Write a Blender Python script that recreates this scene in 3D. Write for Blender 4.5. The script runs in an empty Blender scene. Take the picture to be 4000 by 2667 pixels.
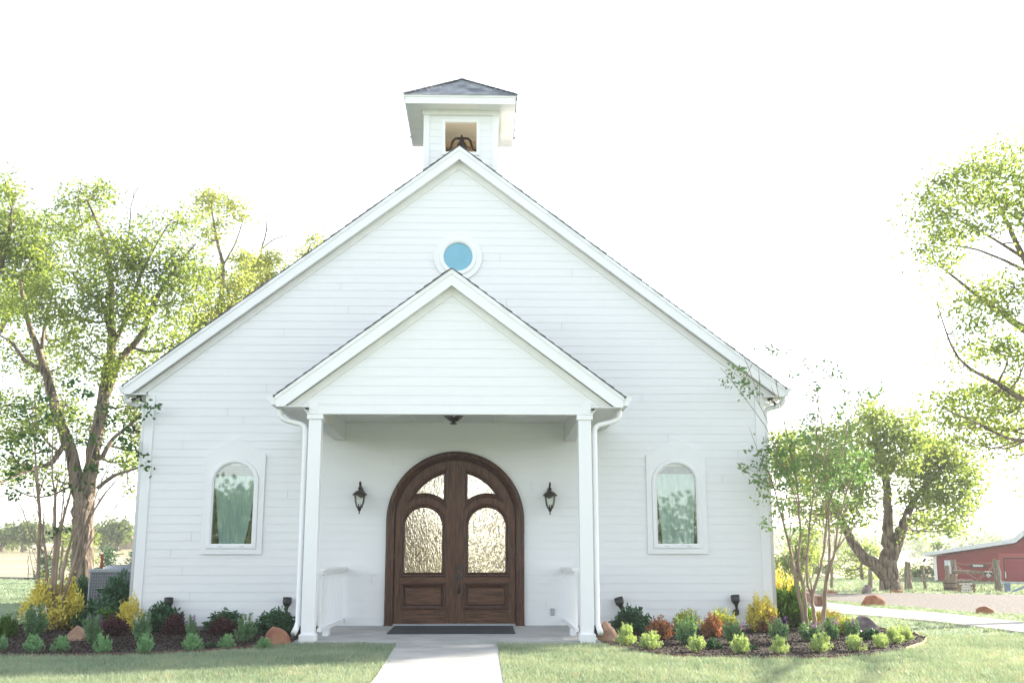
import bpy, math, random
import numpy as np
from mathutils import Vector, Matrix
from mathutils.geometry import tessellate_polygon
# ---------------------------------------------------------------- camera, sky, sun, exposure
SC = bpy.context.scene
COL = SC.collection
FPX = 4150 / 1.70068            # focal length in pixels of a 2352 px wide picture
PITCH, YAW = math.radians(11.53), math.radians(1.45)
CAM = np.array([0.46, -16.4, 1.15])
cd = bpy.data.cameras.new("camera"); cam = bpy.data.objects.new("camera", cd); COL.objects.link(cam)
cd.sensor_width = 36; cd.lens = 4150 / 4000 * 36; cd.clip_start = .1; cd.clip_end = 5000
cam.location = CAM; cam.rotation_euler = (math.pi / 2 + PITCH, 0, -YAW)
SC.camera = cam
SUN_EL, SUN_AZ = math.radians(23), math.radians(60)      # azimuth from +Y towards +X
w = bpy.data.worlds.new("World"); SC.world = w; w.use_nodes = True
nt = w.node_tree; bg = nt.nodes["Background"]
sky = nt.nodes.new("ShaderNodeTexSky"); sky.sky_type = 'NISHITA'; sky.sun_disc = False
sky.sun_elevation = SUN_EL; sky.sun_rotation = SUN_AZ; sky.air_density = 1.0; sky.dust_density = 0.5; sky.ozone_density = 1.0
hs = nt.nodes.new("ShaderNodeHueSaturation"); hs.inputs["Saturation"].default_value = .38
nt.links.new(sky.outputs[0], hs.inputs["Color"]); nt.links.new(hs.outputs[0], bg.inputs[0])
bg.inputs[1].default_value = .13
sd = bpy.data.lights.new("sun", 'SUN'); sd.energy = 5; sd.angle = math.radians(.5); sd.color = (1, .90, .74)
so = bpy.data.objects.new("sun", sd); COL.objects.link(so)
sdir = Vector((math.sin(SUN_AZ) * math.cos(SUN_EL), math.cos(SUN_AZ) * math.cos(SUN_EL), math.sin(SUN_EL)))
so.rotation_euler = sdir.to_track_quat('Z', 'Y').to_euler(); so.location = (30, 20, 30)
SC.view_settings.view_transform = 'Standard'; SC.view_settings.look = 'None'; SC.view_settings.gamma = 1
SC.view_settings.exposure = 1.88
SC.render.engine = 'CYCLES'; SC.cycles.max_bounces = 10; SC.cycles.transparent_max_bounces = 16; SC.cycles.use_denoising = True
SC.cycles.volume_bounces = 1; SC.cycles.caustics_reflective = False; SC.cycles.sample_clamp_indirect = 8

# ---------------------------------------------------------------- helpers
rng = np.random.default_rng(7); random.seed(7)
_cp, _sp, _cy, _sy = math.cos(PITCH), math.sin(PITCH), math.cos(YAW), math.sin(YAW)
_F = np.array([_sy * _cp, _cy * _cp, _sp]); _R = np.array([_cy, -_sy, 0.]); _U = np.cross(_R, _F)
def ray(px, py): return _F + (px - 1176) / FPX * _R - (py - 784.1) / FPX * _U
def PD(px, py, D):                    # the point of the place seen at (px,py), D metres deep
    d = ray(px, py); return CAM + d * (D / d[1])
def PZ(px, py, z=.07):
    d = ray(px, py); return CAM + d * ((z - CAM[2]) / d[2])
def sstep(a, b, x):
    t = min(1, max(0, (x - a) / (b - a))); return t * t * (3 - 2 * t)
def interp(D, tab): return float(np.interp(D, [t[0] for t in tab], [t[1] for t in tab]))
ZL = [(0, .07), (60, .07), (66, -.25), (80, .3), (120, 2.0), (160, 2.9), (300, 4.5), (700, 8), (2500, 20)]
ZR = [(0, .07), (38, .07), (52, -.62), (66, -2.2), (90, -3.4), (120, -1.8), (150, .0), (260, 2.3), (420, 3.5), (700, 12), (2500, 36)]
def terr(x, y):
    D = y + 16.4; t = sstep(-6, 12, x)
    z = (1 - t) * interp(D, ZL) + t * interp(D, ZR)
    if D > 62: z += .12 * math.sin(x * .11 + y * .05) * min(1, (D - 62) / 40)
    return z
def tag(o, label=None, cat=None, group=None, kind=None):
    if label: o['label'] = label
    if cat: o['category'] = cat
    if group: o['group'] = group
    if kind: o['kind'] = kind
    return o
def empty(name, label, cat, loc=(0, 0, 0), rz=0, group=None):
    o = bpy.data.objects.new(name, None); COL.objects.link(o); o.location = tuple(float(v) for v in loc); o.rotation_euler = (0, 0, rz)
    o.empty_display_size = .1
    return tag(o, label, cat, group)
def copy_tree(o, parent=None):
    c = o.copy(); COL.objects.link(c)
    if parent: c.parent = parent
    for ch in list(o.children): copy_tree(ch, c)
    return c
def link(name, me, mat, parent=None, smooth=False):
    if mat is not None: me.materials.append(mat)
    if smooth: me.polygons.foreach_set('use_smooth', [True] * len(me.polygons))
    o = bpy.data.objects.new(name, me); COL.objects.link(o)
    if parent: o.parent = parent
    return o
def fmesh(V, k):                      # V: (N*k,3) vertices of N separate k-gons
    V = np.asarray(V, dtype=np.float32); n = len(V) // k
    me = bpy.data.meshes.new("m"); me.vertices.add(len(V)); me.vertices.foreach_set('co', V.ravel())
    me.loops.add(len(V)); me.loops.foreach_set('vertex_index', np.arange(len(V), dtype=np.int32))
    me.polygons.add(n); me.polygons.foreach_set('loop_start', np.arange(0, len(V), k, dtype=np.int32))
    me.update(calc_edges=True); return me
class MB:
    def __init__(s): s.v = []; s.f = []
    def add(s, vs, fs):
        n = len(s.v); s.v += [tuple(float(c) for c in v) for v in vs]; s.f += [tuple(i + n for i in f) for f in fs]; return s
    def box(s, x0, x1, y0, y1, z0, z1):
        return s.add([(x, y, z) for x in (x0, x1) for y in (y0, y1) for z in (z0, z1)],
                     [(0, 1, 3, 2), (4, 6, 7, 5), (0, 4, 5, 1), (2, 3, 7, 6), (0, 2, 6, 4), (1, 5, 7, 3)])
    def bar(s, a, b, w, h):           # box beam from a to b
        a, b = Vector(a), Vector(b); d = (b - a).normalized(); up = Vector((0, 0, 1)) if abs(d.z) < .95 else Vector((0, 1, 0))
        r = d.cross(up).normalized(); u = r.cross(d)
        P = [p + r * i * w / 2 + u * j * h / 2 for p in (a, b) for i, j in ((-1, -1), (1, -1), (1, 1), (-1, 1))]
        return s.add(P, [(0, 1, 2, 3), (7, 6, 5, 4), (0, 4, 5, 1), (1, 5, 6, 2), (2, 6, 7, 3), (3, 7, 4, 0)])
    def prism(s, poly, y0, y1, holes=(), ax='y'):  # polygon in xz extruded along y (ax='z': xy along z)
        loops = [list(poly)] + [list(h) for h in holes]; flat = [p for l in loops for p in l]; n = len(flat)
        m = (lambda p, t: (p[0], t, p[1])) if ax == 'y' else ((lambda p, t: (p[0], p[1], t)) if ax == 'z' else (lambda p, t: (t, p[0], p[1])))
        tri = tessellate_polygon([[Vector((p[0], p[1], 0)) for p in l] for l in loops])
        fs = [tuple(t) for t in tri] + [tuple(i + n for i in reversed(t)) for t in tri]; k = 0
        for l in loops:
            L = len(l); fs += [(k + i, k + (i + 1) % L, n + k + (i + 1) % L, n + k + i) for i in range(L)]; k += L
        return s.add([m(p, y0) for p in flat] + [m(p, y1) for p in flat], fs)
    def tube(s, pts, rad, n=8, cap=True, jit=0, sq=None):
        P = [Vector(p) for p in pts]; N = len(P); rad = [rad] * N if not hasattr(rad, '__len__') else rad
        vs = []; fs = []; ref = None
        for i in range(N):
            d = (P[min(i + 1, N - 1)] - P[max(i - 1, 0)])
            d = d.normalized() if d.length > 1e-9 else Vector((0, 0, 1))
            if ref is None: ref = d.cross(Vector((0, 1, 0)) if abs(d.y) < .9 else Vector((1, 0, 0))).normalized()
            ref = (ref - d * ref.dot(d)).normalized(); b = d.cross(ref)
            for j in range(n):
                a = 2 * math.pi * (j + .5) / n; k = 1 + (random.uniform(-jit, jit) if jit else 0)
                ca, sa = math.cos(a), math.sin(a)
                if sq: vs.append(P[i] + ref * (ca * sq[0]) + b * (sa * sq[1]))
                else: vs.append(P[i] + (ref * ca + b * sa) * rad[i] * k)
        for i in range(N - 1):
            for j in range(n): fs.append((i * n + j, i * n + (j + 1) % n, (i + 1) * n + (j + 1) % n, (i + 1) * n + j))
        if cap: fs += [tuple(range(n))[::-1], tuple((N - 1) * n + j for j in range(n))]
        return s.add(vs, fs)
    def lathe(s, prof, c=(0, 0, 0), n=20, axis=None):  # prof: (r,z)
        q = Vector((0, 0, 1)).rotation_difference(Vector(axis).normalized()) if axis else None
        vs = []; fs = []
        for r, z in prof:
            for j in range(n):
                a = 2 * math.pi * j / n; v = Vector((max(r, 1e-4) * math.cos(a), max(r, 1e-4) * math.sin(a), z))
                if q: v = q @ v
                vs.append(v + Vector(c))
        for i in range(len(prof) - 1):
            for j in range(n): fs.append((i * n + j, i * n + (j + 1) % n, (i + 1) * n + (j + 1) % n, (i + 1) * n + j))
        return s.add(vs, fs)
    def build(s, name, mat, parent=None, smooth=False, bevel=0):
        me = bpy.data.meshes.new(name); me.from_pydata(s.v, [], s.f); me.validate(); me.update()
        o = link(name, me, mat, parent, smooth)
        if bevel:
            b = o.modifiers.new('bevel', 'BEVEL'); b.width = bevel; b.segments = 1; b.limit_method = 'ANGLE'
        return o
def loop_sweep(mb, loopfn, prof, closed=True):         # prof: (offset, y); loopfn(offset) -> list of (x,z)
    L = [[(x, y, z) for x, z in loopfn(d)] for d, y in prof]; n = len(L[0])
    vs = [p for l in L for p in l]; fs = []
    for i in range(len(L) - 1):
        for j in range(n if closed else n - 1): fs.append((i * n + j, i * n + (j + 1) % n, (i + 1) * n + (j + 1) % n, (i + 1) * n + j))
    return mb.add(vs, fs)

# ---------------------------------------------------------------- materials
def mat(name, col, rough=.6, var=0, scale=8, bump=0, bscale=60, metal=0, stretch=(1, 1, 1), col2=None, spec=.5, island=0, detail=4, coord='Object', bdist=.01):
    m = bpy.data.materials.new(name); m.use_nodes = True; t = m.node_tree; N = t.nodes; K = t.links
    b = N['Principled BSDF']; b.inputs['Roughness'].default_value = rough; b.inputs['Metallic'].default_value = metal
    b.inputs['Specular IOR Level'].default_value = spec; b.inputs['Base Color'].default_value = (*col, 1)
    tc = N.new('ShaderNodeTexCoord'); mp = N.new('ShaderNodeMapping'); mp.inputs['Scale'].default_value = stretch
    K.new(tc.outputs[coord], mp.inputs[0])
    cur = None
    if var or col2:
        nz = N.new('ShaderNodeTexNoise'); nz.inputs['Scale'].default_value = scale; nz.inputs['Detail'].default_value = detail
        K.new(mp.outputs[0], nz.inputs[0]); cr = N.new('ShaderNodeValToRGB'); cr.color_ramp.elements[0].position = .35; cr.color_ramp.elements[1].position = .65
        c2 = col2 or tuple(min(1, c * (1 + var)) for c in col); c1 = col if col2 else tuple(c * (1 - var) for c in col)
        cr.color_ramp.elements[0].color = (*c1, 1); cr.color_ramp.elements[1].color = (*c2, 1)
        K.new(nz.outputs['Fac'], cr.inputs[0]); cur = cr.outputs[0]; K.new(cur, b.inputs['Base Color'])
    if bump:
        bn = N.new('ShaderNodeTexNoise'); bn.inputs['Scale'].default_value = bscale; bn.inputs['Detail'].default_value = 5
        K.new(mp.outputs[0], bn.inputs[0]); bp = N.new('ShaderNodeBump'); bp.inputs['Strength'].default_value = bump; bp.inputs['Distance'].default_value = bdist
        K.new(bn.outputs['Fac'], bp.inputs['Height']); K.new(bp.outputs[0], b.inputs['Normal'])
    m['b'] = 1
    return m
def leafmat(name, cA, cB, trans, tmix=.5, nscale=.8, rough=.5):
    m = bpy.data.materials.new(name); m.use_nodes = True; t = m.node_tree; N = t.nodes; K = t.links; N.remove(N['Principled BSDF'])
    geo = N.new('ShaderNodeNewGeometry'); tc = N.new('ShaderNodeTexCoord'); nz = N.new('ShaderNodeTexNoise'); nz.inputs['Scale'].default_value = nscale
    K.new(tc.outputs['Object'], nz.inputs[0]); ad = N.new('ShaderNodeMath'); ad.operation = 'MULTIPLY_ADD'; ad.inputs[1].default_value = .55
    K.new(geo.outputs['Random Per Island'], ad.inputs[0]); mm = N.new('ShaderNodeMapRange'); mm.inputs['From Min'].default_value = .3; mm.inputs['From Max'].default_value = .7; mm.inputs['To Max'].default_value = .45
    K.new(nz.outputs['Fac'], mm.inputs[0]); K.new(mm.outputs[0], ad.inputs[2])
    mx = N.new('ShaderNodeMix'); mx.data_type = 'RGBA'; mx.inputs['A'].default_value = (*cA, 1); mx.inputs['B'].default_value = (*cB, 1); K.new(ad.outputs[0], mx.inputs['Factor'])
    mt = N.new('ShaderNodeMix'); mt.data_type = 'RGBA'; mt.blend_type = 'MULTIPLY'; mt.inputs['Factor'].default_value = 1; mt.inputs['B'].default_value = (*trans, 1); K.new(mx.outputs['Result'], mt.inputs['A'])
    d = N.new('ShaderNodeBsdfPrincipled'); d.inputs['Roughness'].default_value = rough; d.inputs['Specular IOR Level'].default_value = .25; K.new(mx.outputs['Result'], d.inputs['Base Color'])
    tr = N.new('ShaderNodeBsdfTranslucent'); K.new(mt.outputs['Result'], tr.inputs[0])
    ms = N.new('ShaderNodeMixShader'); ms.inputs[0].default_value = tmix; K.new(d.outputs[0], ms.inputs[1]); K.new(tr.outputs[0], ms.inputs[2])
    K.new(ms.outputs[0], N['Material Output'].inputs[0]); return m
WHITE = mat('white_paint', (.80, .81, .82), .45, bump=.12, bscale=14, stretch=(1, 6, 14), var=.012, scale=1.5, bdist=.003)
TRIM = mat('white_trim', (.82, .83, .84), .4, var=.012, scale=3)
STUCCO = mat('column_paint', (.82, .83, .84), .5, bump=.35, bscale=30, stretch=(1, 1, 8), bdist=.003)
CREAM = mat('soffit_paint', (.78, .78, .76), .55, var=.03, scale=5)
SHING = mat('shingles', (.10, .11, .13), .85, var=.45, scale=3, bump=.6, bscale=120)
SHINGLE_VAR = mat('shingles_tower', (.15, .168, .20), .85, col2=(.34, .36, .40), scale=2.3, stretch=(1.6, 1.6, 1), bump=.6, bscale=120)
def woodmat(name, c1, c2, vert=True, rough=.4):
    return mat(name, c1, rough, col2=c2, spec=.3, scale=5, stretch=(9, 9, .8) if vert else (.8, 9, 9), bump=.3, bscale=12, detail=8, bdist=.003)
DOORW = woodmat('door_wood', (.045, .015, .006), (.115, .048, .022))
DOORH = woodmat('door_wood_cross', (.045, .015, .006), (.12, .052, .025), False)
DOORD = woodmat('door_casing_wood', (.028, .009, .005), (.085, .032, .016), rough=.3)
BLACK = mat('black_metal', (.018, .018, .02), .42, var=.3, scale=30)
BRONZE = mat('dark_bronze', (.035, .026, .024), .4, metal=.3, var=.3, scale=30)
IRON = mat('cast_iron', (.02, .014, .016), .6, var=.4, scale=14, bump=.4, bscale=60)
CONC = mat('concrete', (.33, .335, .325), .8, col2=(.44, .44, .43), scale=2.5, bump=.3, bscale=120, detail=8)
CONC2 = mat('sidewalk_concrete', (.30, .29, .28), .85, col2=(.38, .37, .35), scale=1.5, bump=.3, bscale=100)
RUBBER = mat('rubber_mat', (.02, .03, .042), .75, bump=.5, bscale=200)
STEEL = mat('grey_metal', (.33, .36, .40), .45, metal=.35, var=.1)
BLUEM = mat('blue_grey_metal', (.16, .22, .32), .5, metal=.2, var=.15, scale=6)
PLY = mat('tan_board', (.42, .27, .14), .8, col2=(.52, .35, .20), scale=22, bump=.3, bscale=60)
STUD = mat('pine_stud', (.66, .52, .34), .7, var=.1, scale=10, stretch=(1, 1, .2))
BARK = mat('bark', (.045, .033, .025), .95, col2=(.27, .21, .165), scale=13, stretch=(1, 1, .16), bump=1, bscale=16, detail=10, bdist=.08)
BARKL = mat('smooth_bark', (.20, .14, .095), .7, col2=(.34, .26, .19), scale=9, stretch=(1, 1, .3), bump=.4, bscale=30)
TWIG = mat('twig', (.17, .11, .09), .8)
POSTW = mat('weathered_wood', (.14, .11, .085), .9, col2=(.30, .26, .22), scale=6, stretch=(4, 4, .4), bump=.8, bscale=25, detail=8)
REDP = mat('barn_red', (.20, .022, .025), .75, col2=(.26, .035, .032), scale=1.2, stretch=(.5, 1, 6), bump=.3, bscale=6)
REDRUST = mat('red_post_paint', (.32, .07, .04), .7, var=.2)
ROOFM = mat('barn_roof_metal', (.62, .63, .66), .4, metal=.2, var=.05)
MULCH = mat('mulch', (.012, .008, .007), .95, col2=(.045, .028, .022), scale=40, bump=1, bscale=90, detail=6, bdist=.03)
CHIP = leafmat('mulch_chips', (.008, .006, .005), (.055, .030, .021), (1, 1, 1), .02, 6, 1.0)
EDGE = mat('edging_metal', (.12, .05, .045), .7, var=.2)
EDGEW = mat('edging_wood', (.40, .28, .16), .7, var=.2)
ROCKR = mat('red_sandstone', (.18, .065, .035), .9, col2=(.34, .17, .10), scale=4, bump=.8, bscale=14, bdist=.02)
ROCKT = mat('tan_sandstone', (.30, .17, .115), .9, col2=(.42, .27, .19), scale=4, bump=.7, bscale=12, bdist=.02)
ROCKG = mat('grey_rock', (.12, .09, .10), .9, col2=(.33, .28, .28), scale=5, bump=.8, bscale=12, bdist=.02)
GRAVEL = mat('gravel', (.07, .062, .06), .95, col2=(.22, .195, .185), scale=14, bump=1, bscale=30, detail=8, bdist=.03)  # colour darkened to carry the tree shade on the drive
LAWN = mat('lawn_ground', (.10, .12, .07), .95, col2=(.20, .19, .12), scale=1.4, bump=1, bscale=40, detail=9, bdist=.03)
SIGNW = mat('sign_wood', (.16, .10, .06), .8, col2=(.30, .19, .11), scale=5, stretch=(.6, 1, 5))
SIGND = mat('dark_sign', (.07, .045, .035), .8)
SIGNL = mat('white_lettering', (.82, .80, .74), .6)
BULB = mat('bulb_glass', (.85, .85, .82), .15)
PANELG = mat('pale_grey_panel', (.55, .58, .62), .5)
BARREL = mat('barrel_wood', (.13, .085, .065), .8, col2=(.27, .2, .165), scale=5, stretch=(5, 5, .4), bump=.5, bscale=20)
HOUSEW = mat('house_wall', (.55, .42, .36), .9)
TILE = mat('red_tile', (.50, .13, .08), .8, var=.25, scale=3)
GREYP = mat('grey_plastic', (.35, .39, .42), .5)
BAFF = mat('board_floor', (.45, .38, .30), .6)
# ground sheet material: mown lawn near, pale dry pasture far
def groundmat():
    m = bpy.data.materials.new('ground'); m.use_nodes = True; t = m.node_tree; N = t.nodes; K = t.links; b = N['Principled BSDF']; b.inputs['Roughness'].default_value = .95; b.inputs['Specular IOR Level'].default_value = .1
    tc = N.new('ShaderNodeTexCoord'); sx = N.new('ShaderNodeSeparateXYZ'); K.new(tc.outputs['Object'], sx.inputs[0])
    def nz(s, d=6):
        n = N.new('ShaderNodeTexNoise'); n.inputs['Scale'].default_value = s; n.inputs['Detail'].default_value = d; K.new(tc.outputs['Object'], n.inputs[0]); return n
    def ramp(src, a, ca, c, cb):
        r = N.new('ShaderNodeValToRGB'); e = r.color_ramp.elements; e[0].position = a; e[0].color = (*ca, 1); e[1].position = c; e[1].color = (*cb, 1); K.new(src, r.inputs[0]); return r.outputs[0]
    near = ramp(nz(1.6, 9).outputs['Fac'], .38, (.15, .22, .16), .66, (.34, .36, .27))
    far = ramp(nz(.05, 5).outputs['Fac'], .4, (.30, .27, .17), .62, (.40, .37, .27))
    mr = N.new('ShaderNodeMapRange'); mr.inputs['From Min'].default_value = 44; mr.inputs['From Max'].default_value = 54; K.new(sx.outputs['Y'], mr.inputs[0])
    mx = N.new('ShaderNodeMix'); mx.data_type = 'RGBA'; K.new(mr.outputs[0], mx.inputs['Factor']); K.new(near, mx.inputs['A']); K.new(far, mx.inputs['B'])
    K.new(mx.outputs['Result'], b.inputs['Base Color'])
    bn = nz(30, 8); bp = N.new('ShaderNodeBump'); bp.inputs['Strength'].default_value = .8; bp.inputs['Distance'].default_value = .04; K.new(bn.outputs['Fac'], bp.inputs['Height']); K.new(bp.outputs[0], b.inputs['Normal'])
    return m
def glassmat(name, tint, refl, rough=.02, bump=0, bscale=10, solid=None):
    m = bpy.data.materials.new(name); m.use_nodes = True; t = m.node_tree; N = t.nodes; K = t.links; N.remove(N['Principled BSDF'])
    tr = N.new('ShaderNodeBsdfTransparent'); tr.inputs[0].default_value = (*tint, 1)
    gl = N.new('ShaderNodeBsdfGlossy'); gl.inputs['Roughness'].default_value = rough; gl.inputs[0].default_value = (1, 1, 1, 1)
    fr = N.new('ShaderNodeFresnel'); fr.inputs[0].default_value = 1.5; ma = N.new('ShaderNodeMath'); ma.operation = 'MULTIPLY_ADD'; ma.inputs[1].default_value = 1; ma.inputs[2].default_value = refl
    K.new(fr.outputs[0], ma.inputs[0]); ms = N.new('ShaderNodeMixShader'); K.new(ma.outputs[0], ms.inputs[0]); K.new(tr.outputs[0], ms.inputs[1]); K.new(gl.outputs[0], ms.inputs[2])
    K.new(ms.outputs[0], N['Material Output'].inputs[0]); return m
PANE = glassmat('window_glass', (.93, 1, .99), .07)
LAMPG = glassmat('lantern_glass', (.93, .95, .92), .06, .1)
def rainglass():
    m = bpy.data.materials.new('rain_glass'); m.use_nodes = True; t = m.node_tree; N = t.nodes; K = t.links
    b = N['Principled BSDF']; b.inputs['Transmission Weight'].default_value = 1; b.inputs['Roughness'].default_value = .03; b.inputs['IOR'].default_value = 1.45; b.inputs['Base Color'].default_value = (.72, .68, .58, 1)
    tc = N.new('ShaderNodeTexCoord'); mp = N.new('ShaderNodeMapping'); mp.inputs['Scale'].default_value = (1, 1, .42); K.new(tc.outputs['Object'], mp.inputs[0])
    v = N.new('ShaderNodeTexVoronoi'); v.inputs['Scale'].default_value = 26; v.feature = 'SMOOTH_F1'; nz = N.new('ShaderNodeTexNoise'); nz.inputs['Scale'].default_value = 26
    K.new(mp.outputs[0], nz.inputs[0]); mv = N.new('ShaderNodeMix'); mv.data_type = 'RGBA'; mv.inputs['Factor'].default_value = .08; K.new(mp.outputs[0], mv.inputs['A']); K.new(nz.outputs['Color'], mv.inputs['B']); K.new(mv.outputs['Result'], v.inputs[0])
    bp = N.new('ShaderNodeBump'); bp.inputs['Strength'].default_value = 1; bp.inputs['Distance'].default_value = .018; K.new(v.outputs[0], bp.inputs['Height']); K.new(bp.outputs[0], b.inputs['Normal']); return m
RAIN = rainglass()
BLUEG = mat('blue_round_glass', (.16, .42, .56), .12, var=.05, scale=3, spec=.6)
CURT = leafmat('aqua_curtain', (.68, .93, .91), (.78, .97, .95), (1, 1, 1), .45, 2, .8)
INT = mat('interior_plaster', (.60, .58, .52), .8)

# ---------------------------------------------------------------- setting: ground, paths, beds
def pipoly(P, poly):
    x, y = P[:, 0], P[:, 1]; ins = np.zeros(len(P), bool); n = len(poly); j = n - 1
    for i in range(n):
        xi, yi = poly[i][:2]; xj, yj = poly[j][:2]
        c = ((yi > y) != (yj > y)) & (x < (xj - xi) * (y - yi) / ((yj - yi) or 1e-9) + xi); ins ^= c; j = i
    return ins
def axis(lo, hi, fine, step0, g):
    a = [0.]; s = step0
    while a[-1] < hi:
        if a[-1] > fine: s *= g
        a.append(a[-1] + s)
    b = [0.]; s = step0
    while b[-1] > lo:
        if b[-1] < -fine: s *= g
        b.append(b[-1] - s)
    return sorted(set(b[1:] + a))
xs = axis(-1800, 1800, 60, 3.0, 1.13); ys = [y - 16.4 for y in axis(-300, 2400, 150, 3.0, 1.12)]
gv = [(x, y, terr(x, y)) for y in ys for x in xs]; nx = len(xs)
gf = [(j * nx + i, j * nx + i + 1, (j + 1) * nx + i + 1, (j + 1) * nx + i) for j in range(len(ys) - 1) for i in range(nx - 1)]
g = MB(); g.add(gv, gf); ground = g.build('ground', groundmat(), smooth=True); tag(ground, kind='structure')
def sheet(name, poly, z, m, th=.06):
    o = MB().prism([(p[0], p[1]) for p in poly], z - th, z, ax='z').build(name, m); return tag(o, kind='structure')
WALK = [(-.64, -2.45), (.626, -2.45), (.63, -6.2), (.64, -24), (-.40, -24), (-.517, -6.2)]
mb = MB(); mb.prism(WALK, .0, .10, ax='z')
walk = tag(mb.build('front_path', CONC, bevel=.006), kind='structure')
SIDEW = [tuple(PZ(*p)[:2]) for p in [(1750, 1371), (1890, 1385), (2000, 1398), (2150, 1410), (2352, 1432), (2600, 1452), (2600, 1490), (2352, 1456), (2150, 1430), (2010, 1417), (1890, 1408), (1750, 1392)]]
sheet('side_walk', SIDEW, .105, CONC2, .08)
GRAV = [tuple(PZ(*p)[:2]) for p in [(1730, 1364), (1900, 1363), (2060, 1362), (2352, 1366), (2700, 1370), (2700, 1440), (2352, 1413), (2150, 1400), (2000, 1386), (1900, 1379), (1730, 1368)]]
sheet('gravel_drive', GRAV, .08, GRAVEL, .03)
def ptsZ(l, z=.08): return [tuple(PZ(a, b, z)[:2]) for a, b in l]
BEDL = ptsZ([(-40, 1512), (0, 1510), (120, 1510), (225, 1508), (353, 1504), (480, 1498), (565, 1491), (650, 1480), (686, 1476)]) + [(-1.95, -.02), (-4.79, -.02), (-4.79, 2.2), (-6.3, 2.2), (-7.4, 1.0), (-9.2, -2.1)]
BEDR = ptsZ([(1372, 1474), (1410, 1486), (1480, 1501), (1560, 1510), (1660, 1514), (1790, 1515), (1900, 1514), (2000, 1507), (2080, 1494), (2122, 1480), (2128, 1470), (2100, 1458), (2030, 1448), (1960, 1441), (1905, 1432), (1860, 1405)]) + [(5.6, 3.0), (4.84, 3.0), (4.84, -.02), (1.95, -.02)]
def bed(name, poly):
    mb = MB(); mb.prism(poly, .0, .11, ax='z'); o = tag(mb.build(name, MULCH), kind='structure')
    P = np.array(poly); lo, hi = P.min(0), P.max(0); n = 26000
    Q = rng.uniform(lo, hi, (n, 2)); Q = Q[pipoly(Q, poly)]; Q = np.c_[Q, .11 + rng.random(len(Q)) ** 2 * .035]
    V = leafq(Q, .035 * (.5 + rng.random(len(Q))), .012, zb=.25, zs=.5)
    c = link('bark_mulch', fmesh(V, 4), CHIP); tag(c, 'loose dark bark mulch chips covering the ' + ('left' if P[0, 0] < 0 else 'right') + ' planting bed', 'mulch', kind='stuff'); return o
def leafq(P, L, W, zb=0., zs=1., up=None):
    n = len(P); a = rng.normal(size=(n, 3)); a[:, 2] = a[:, 2] * zs + zb
    a /= np.linalg.norm(a, axis=1)[:, None] + 1e-9; r = rng.normal(size=(n, 3)); b = np.cross(a, r); b /= np.linalg.norm(b, axis=1)[:, None] + 1e-9
    L = np.broadcast_to(np.asarray(L, float), (n,))[:, None]; W = np.broadcast_to(np.asarray(W, float), (n,))[:, None]
    V = np.empty((n, 4, 3)); V[:, 0] = P; V[:, 1] = P + a * L * .45 + b * W / 2; V[:, 2] = P + a * L; V[:, 3] = P + a * L * .45 - b * W / 2
    return V.reshape(-1, 3)
bed('planting_bed_soil', BEDL); bed('planting_bed_soil', BEDR)
# edging strips of the beds
def edging(pts, m, label, name='edging_strip'):
    mb = MB(); P = [(p[0], p[1]) for p in pts]
    for a, b in zip(P[:-1], P[1:]): mb.bar((*a, .085), (*b, .085), .012, .075)
    return tag(mb.build(name, m), label, 'edging')
edging(BEDL[:9], EDGE, 'low dark red brown edging strip along the front of the left bed')
edging(BEDR[:8], EDGE, 'low dark brown edging strip along the front of the right bed')
edging(BEDR[8:15], EDGEW, 'pale wooden edging curving round the right tip of the bed')

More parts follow.
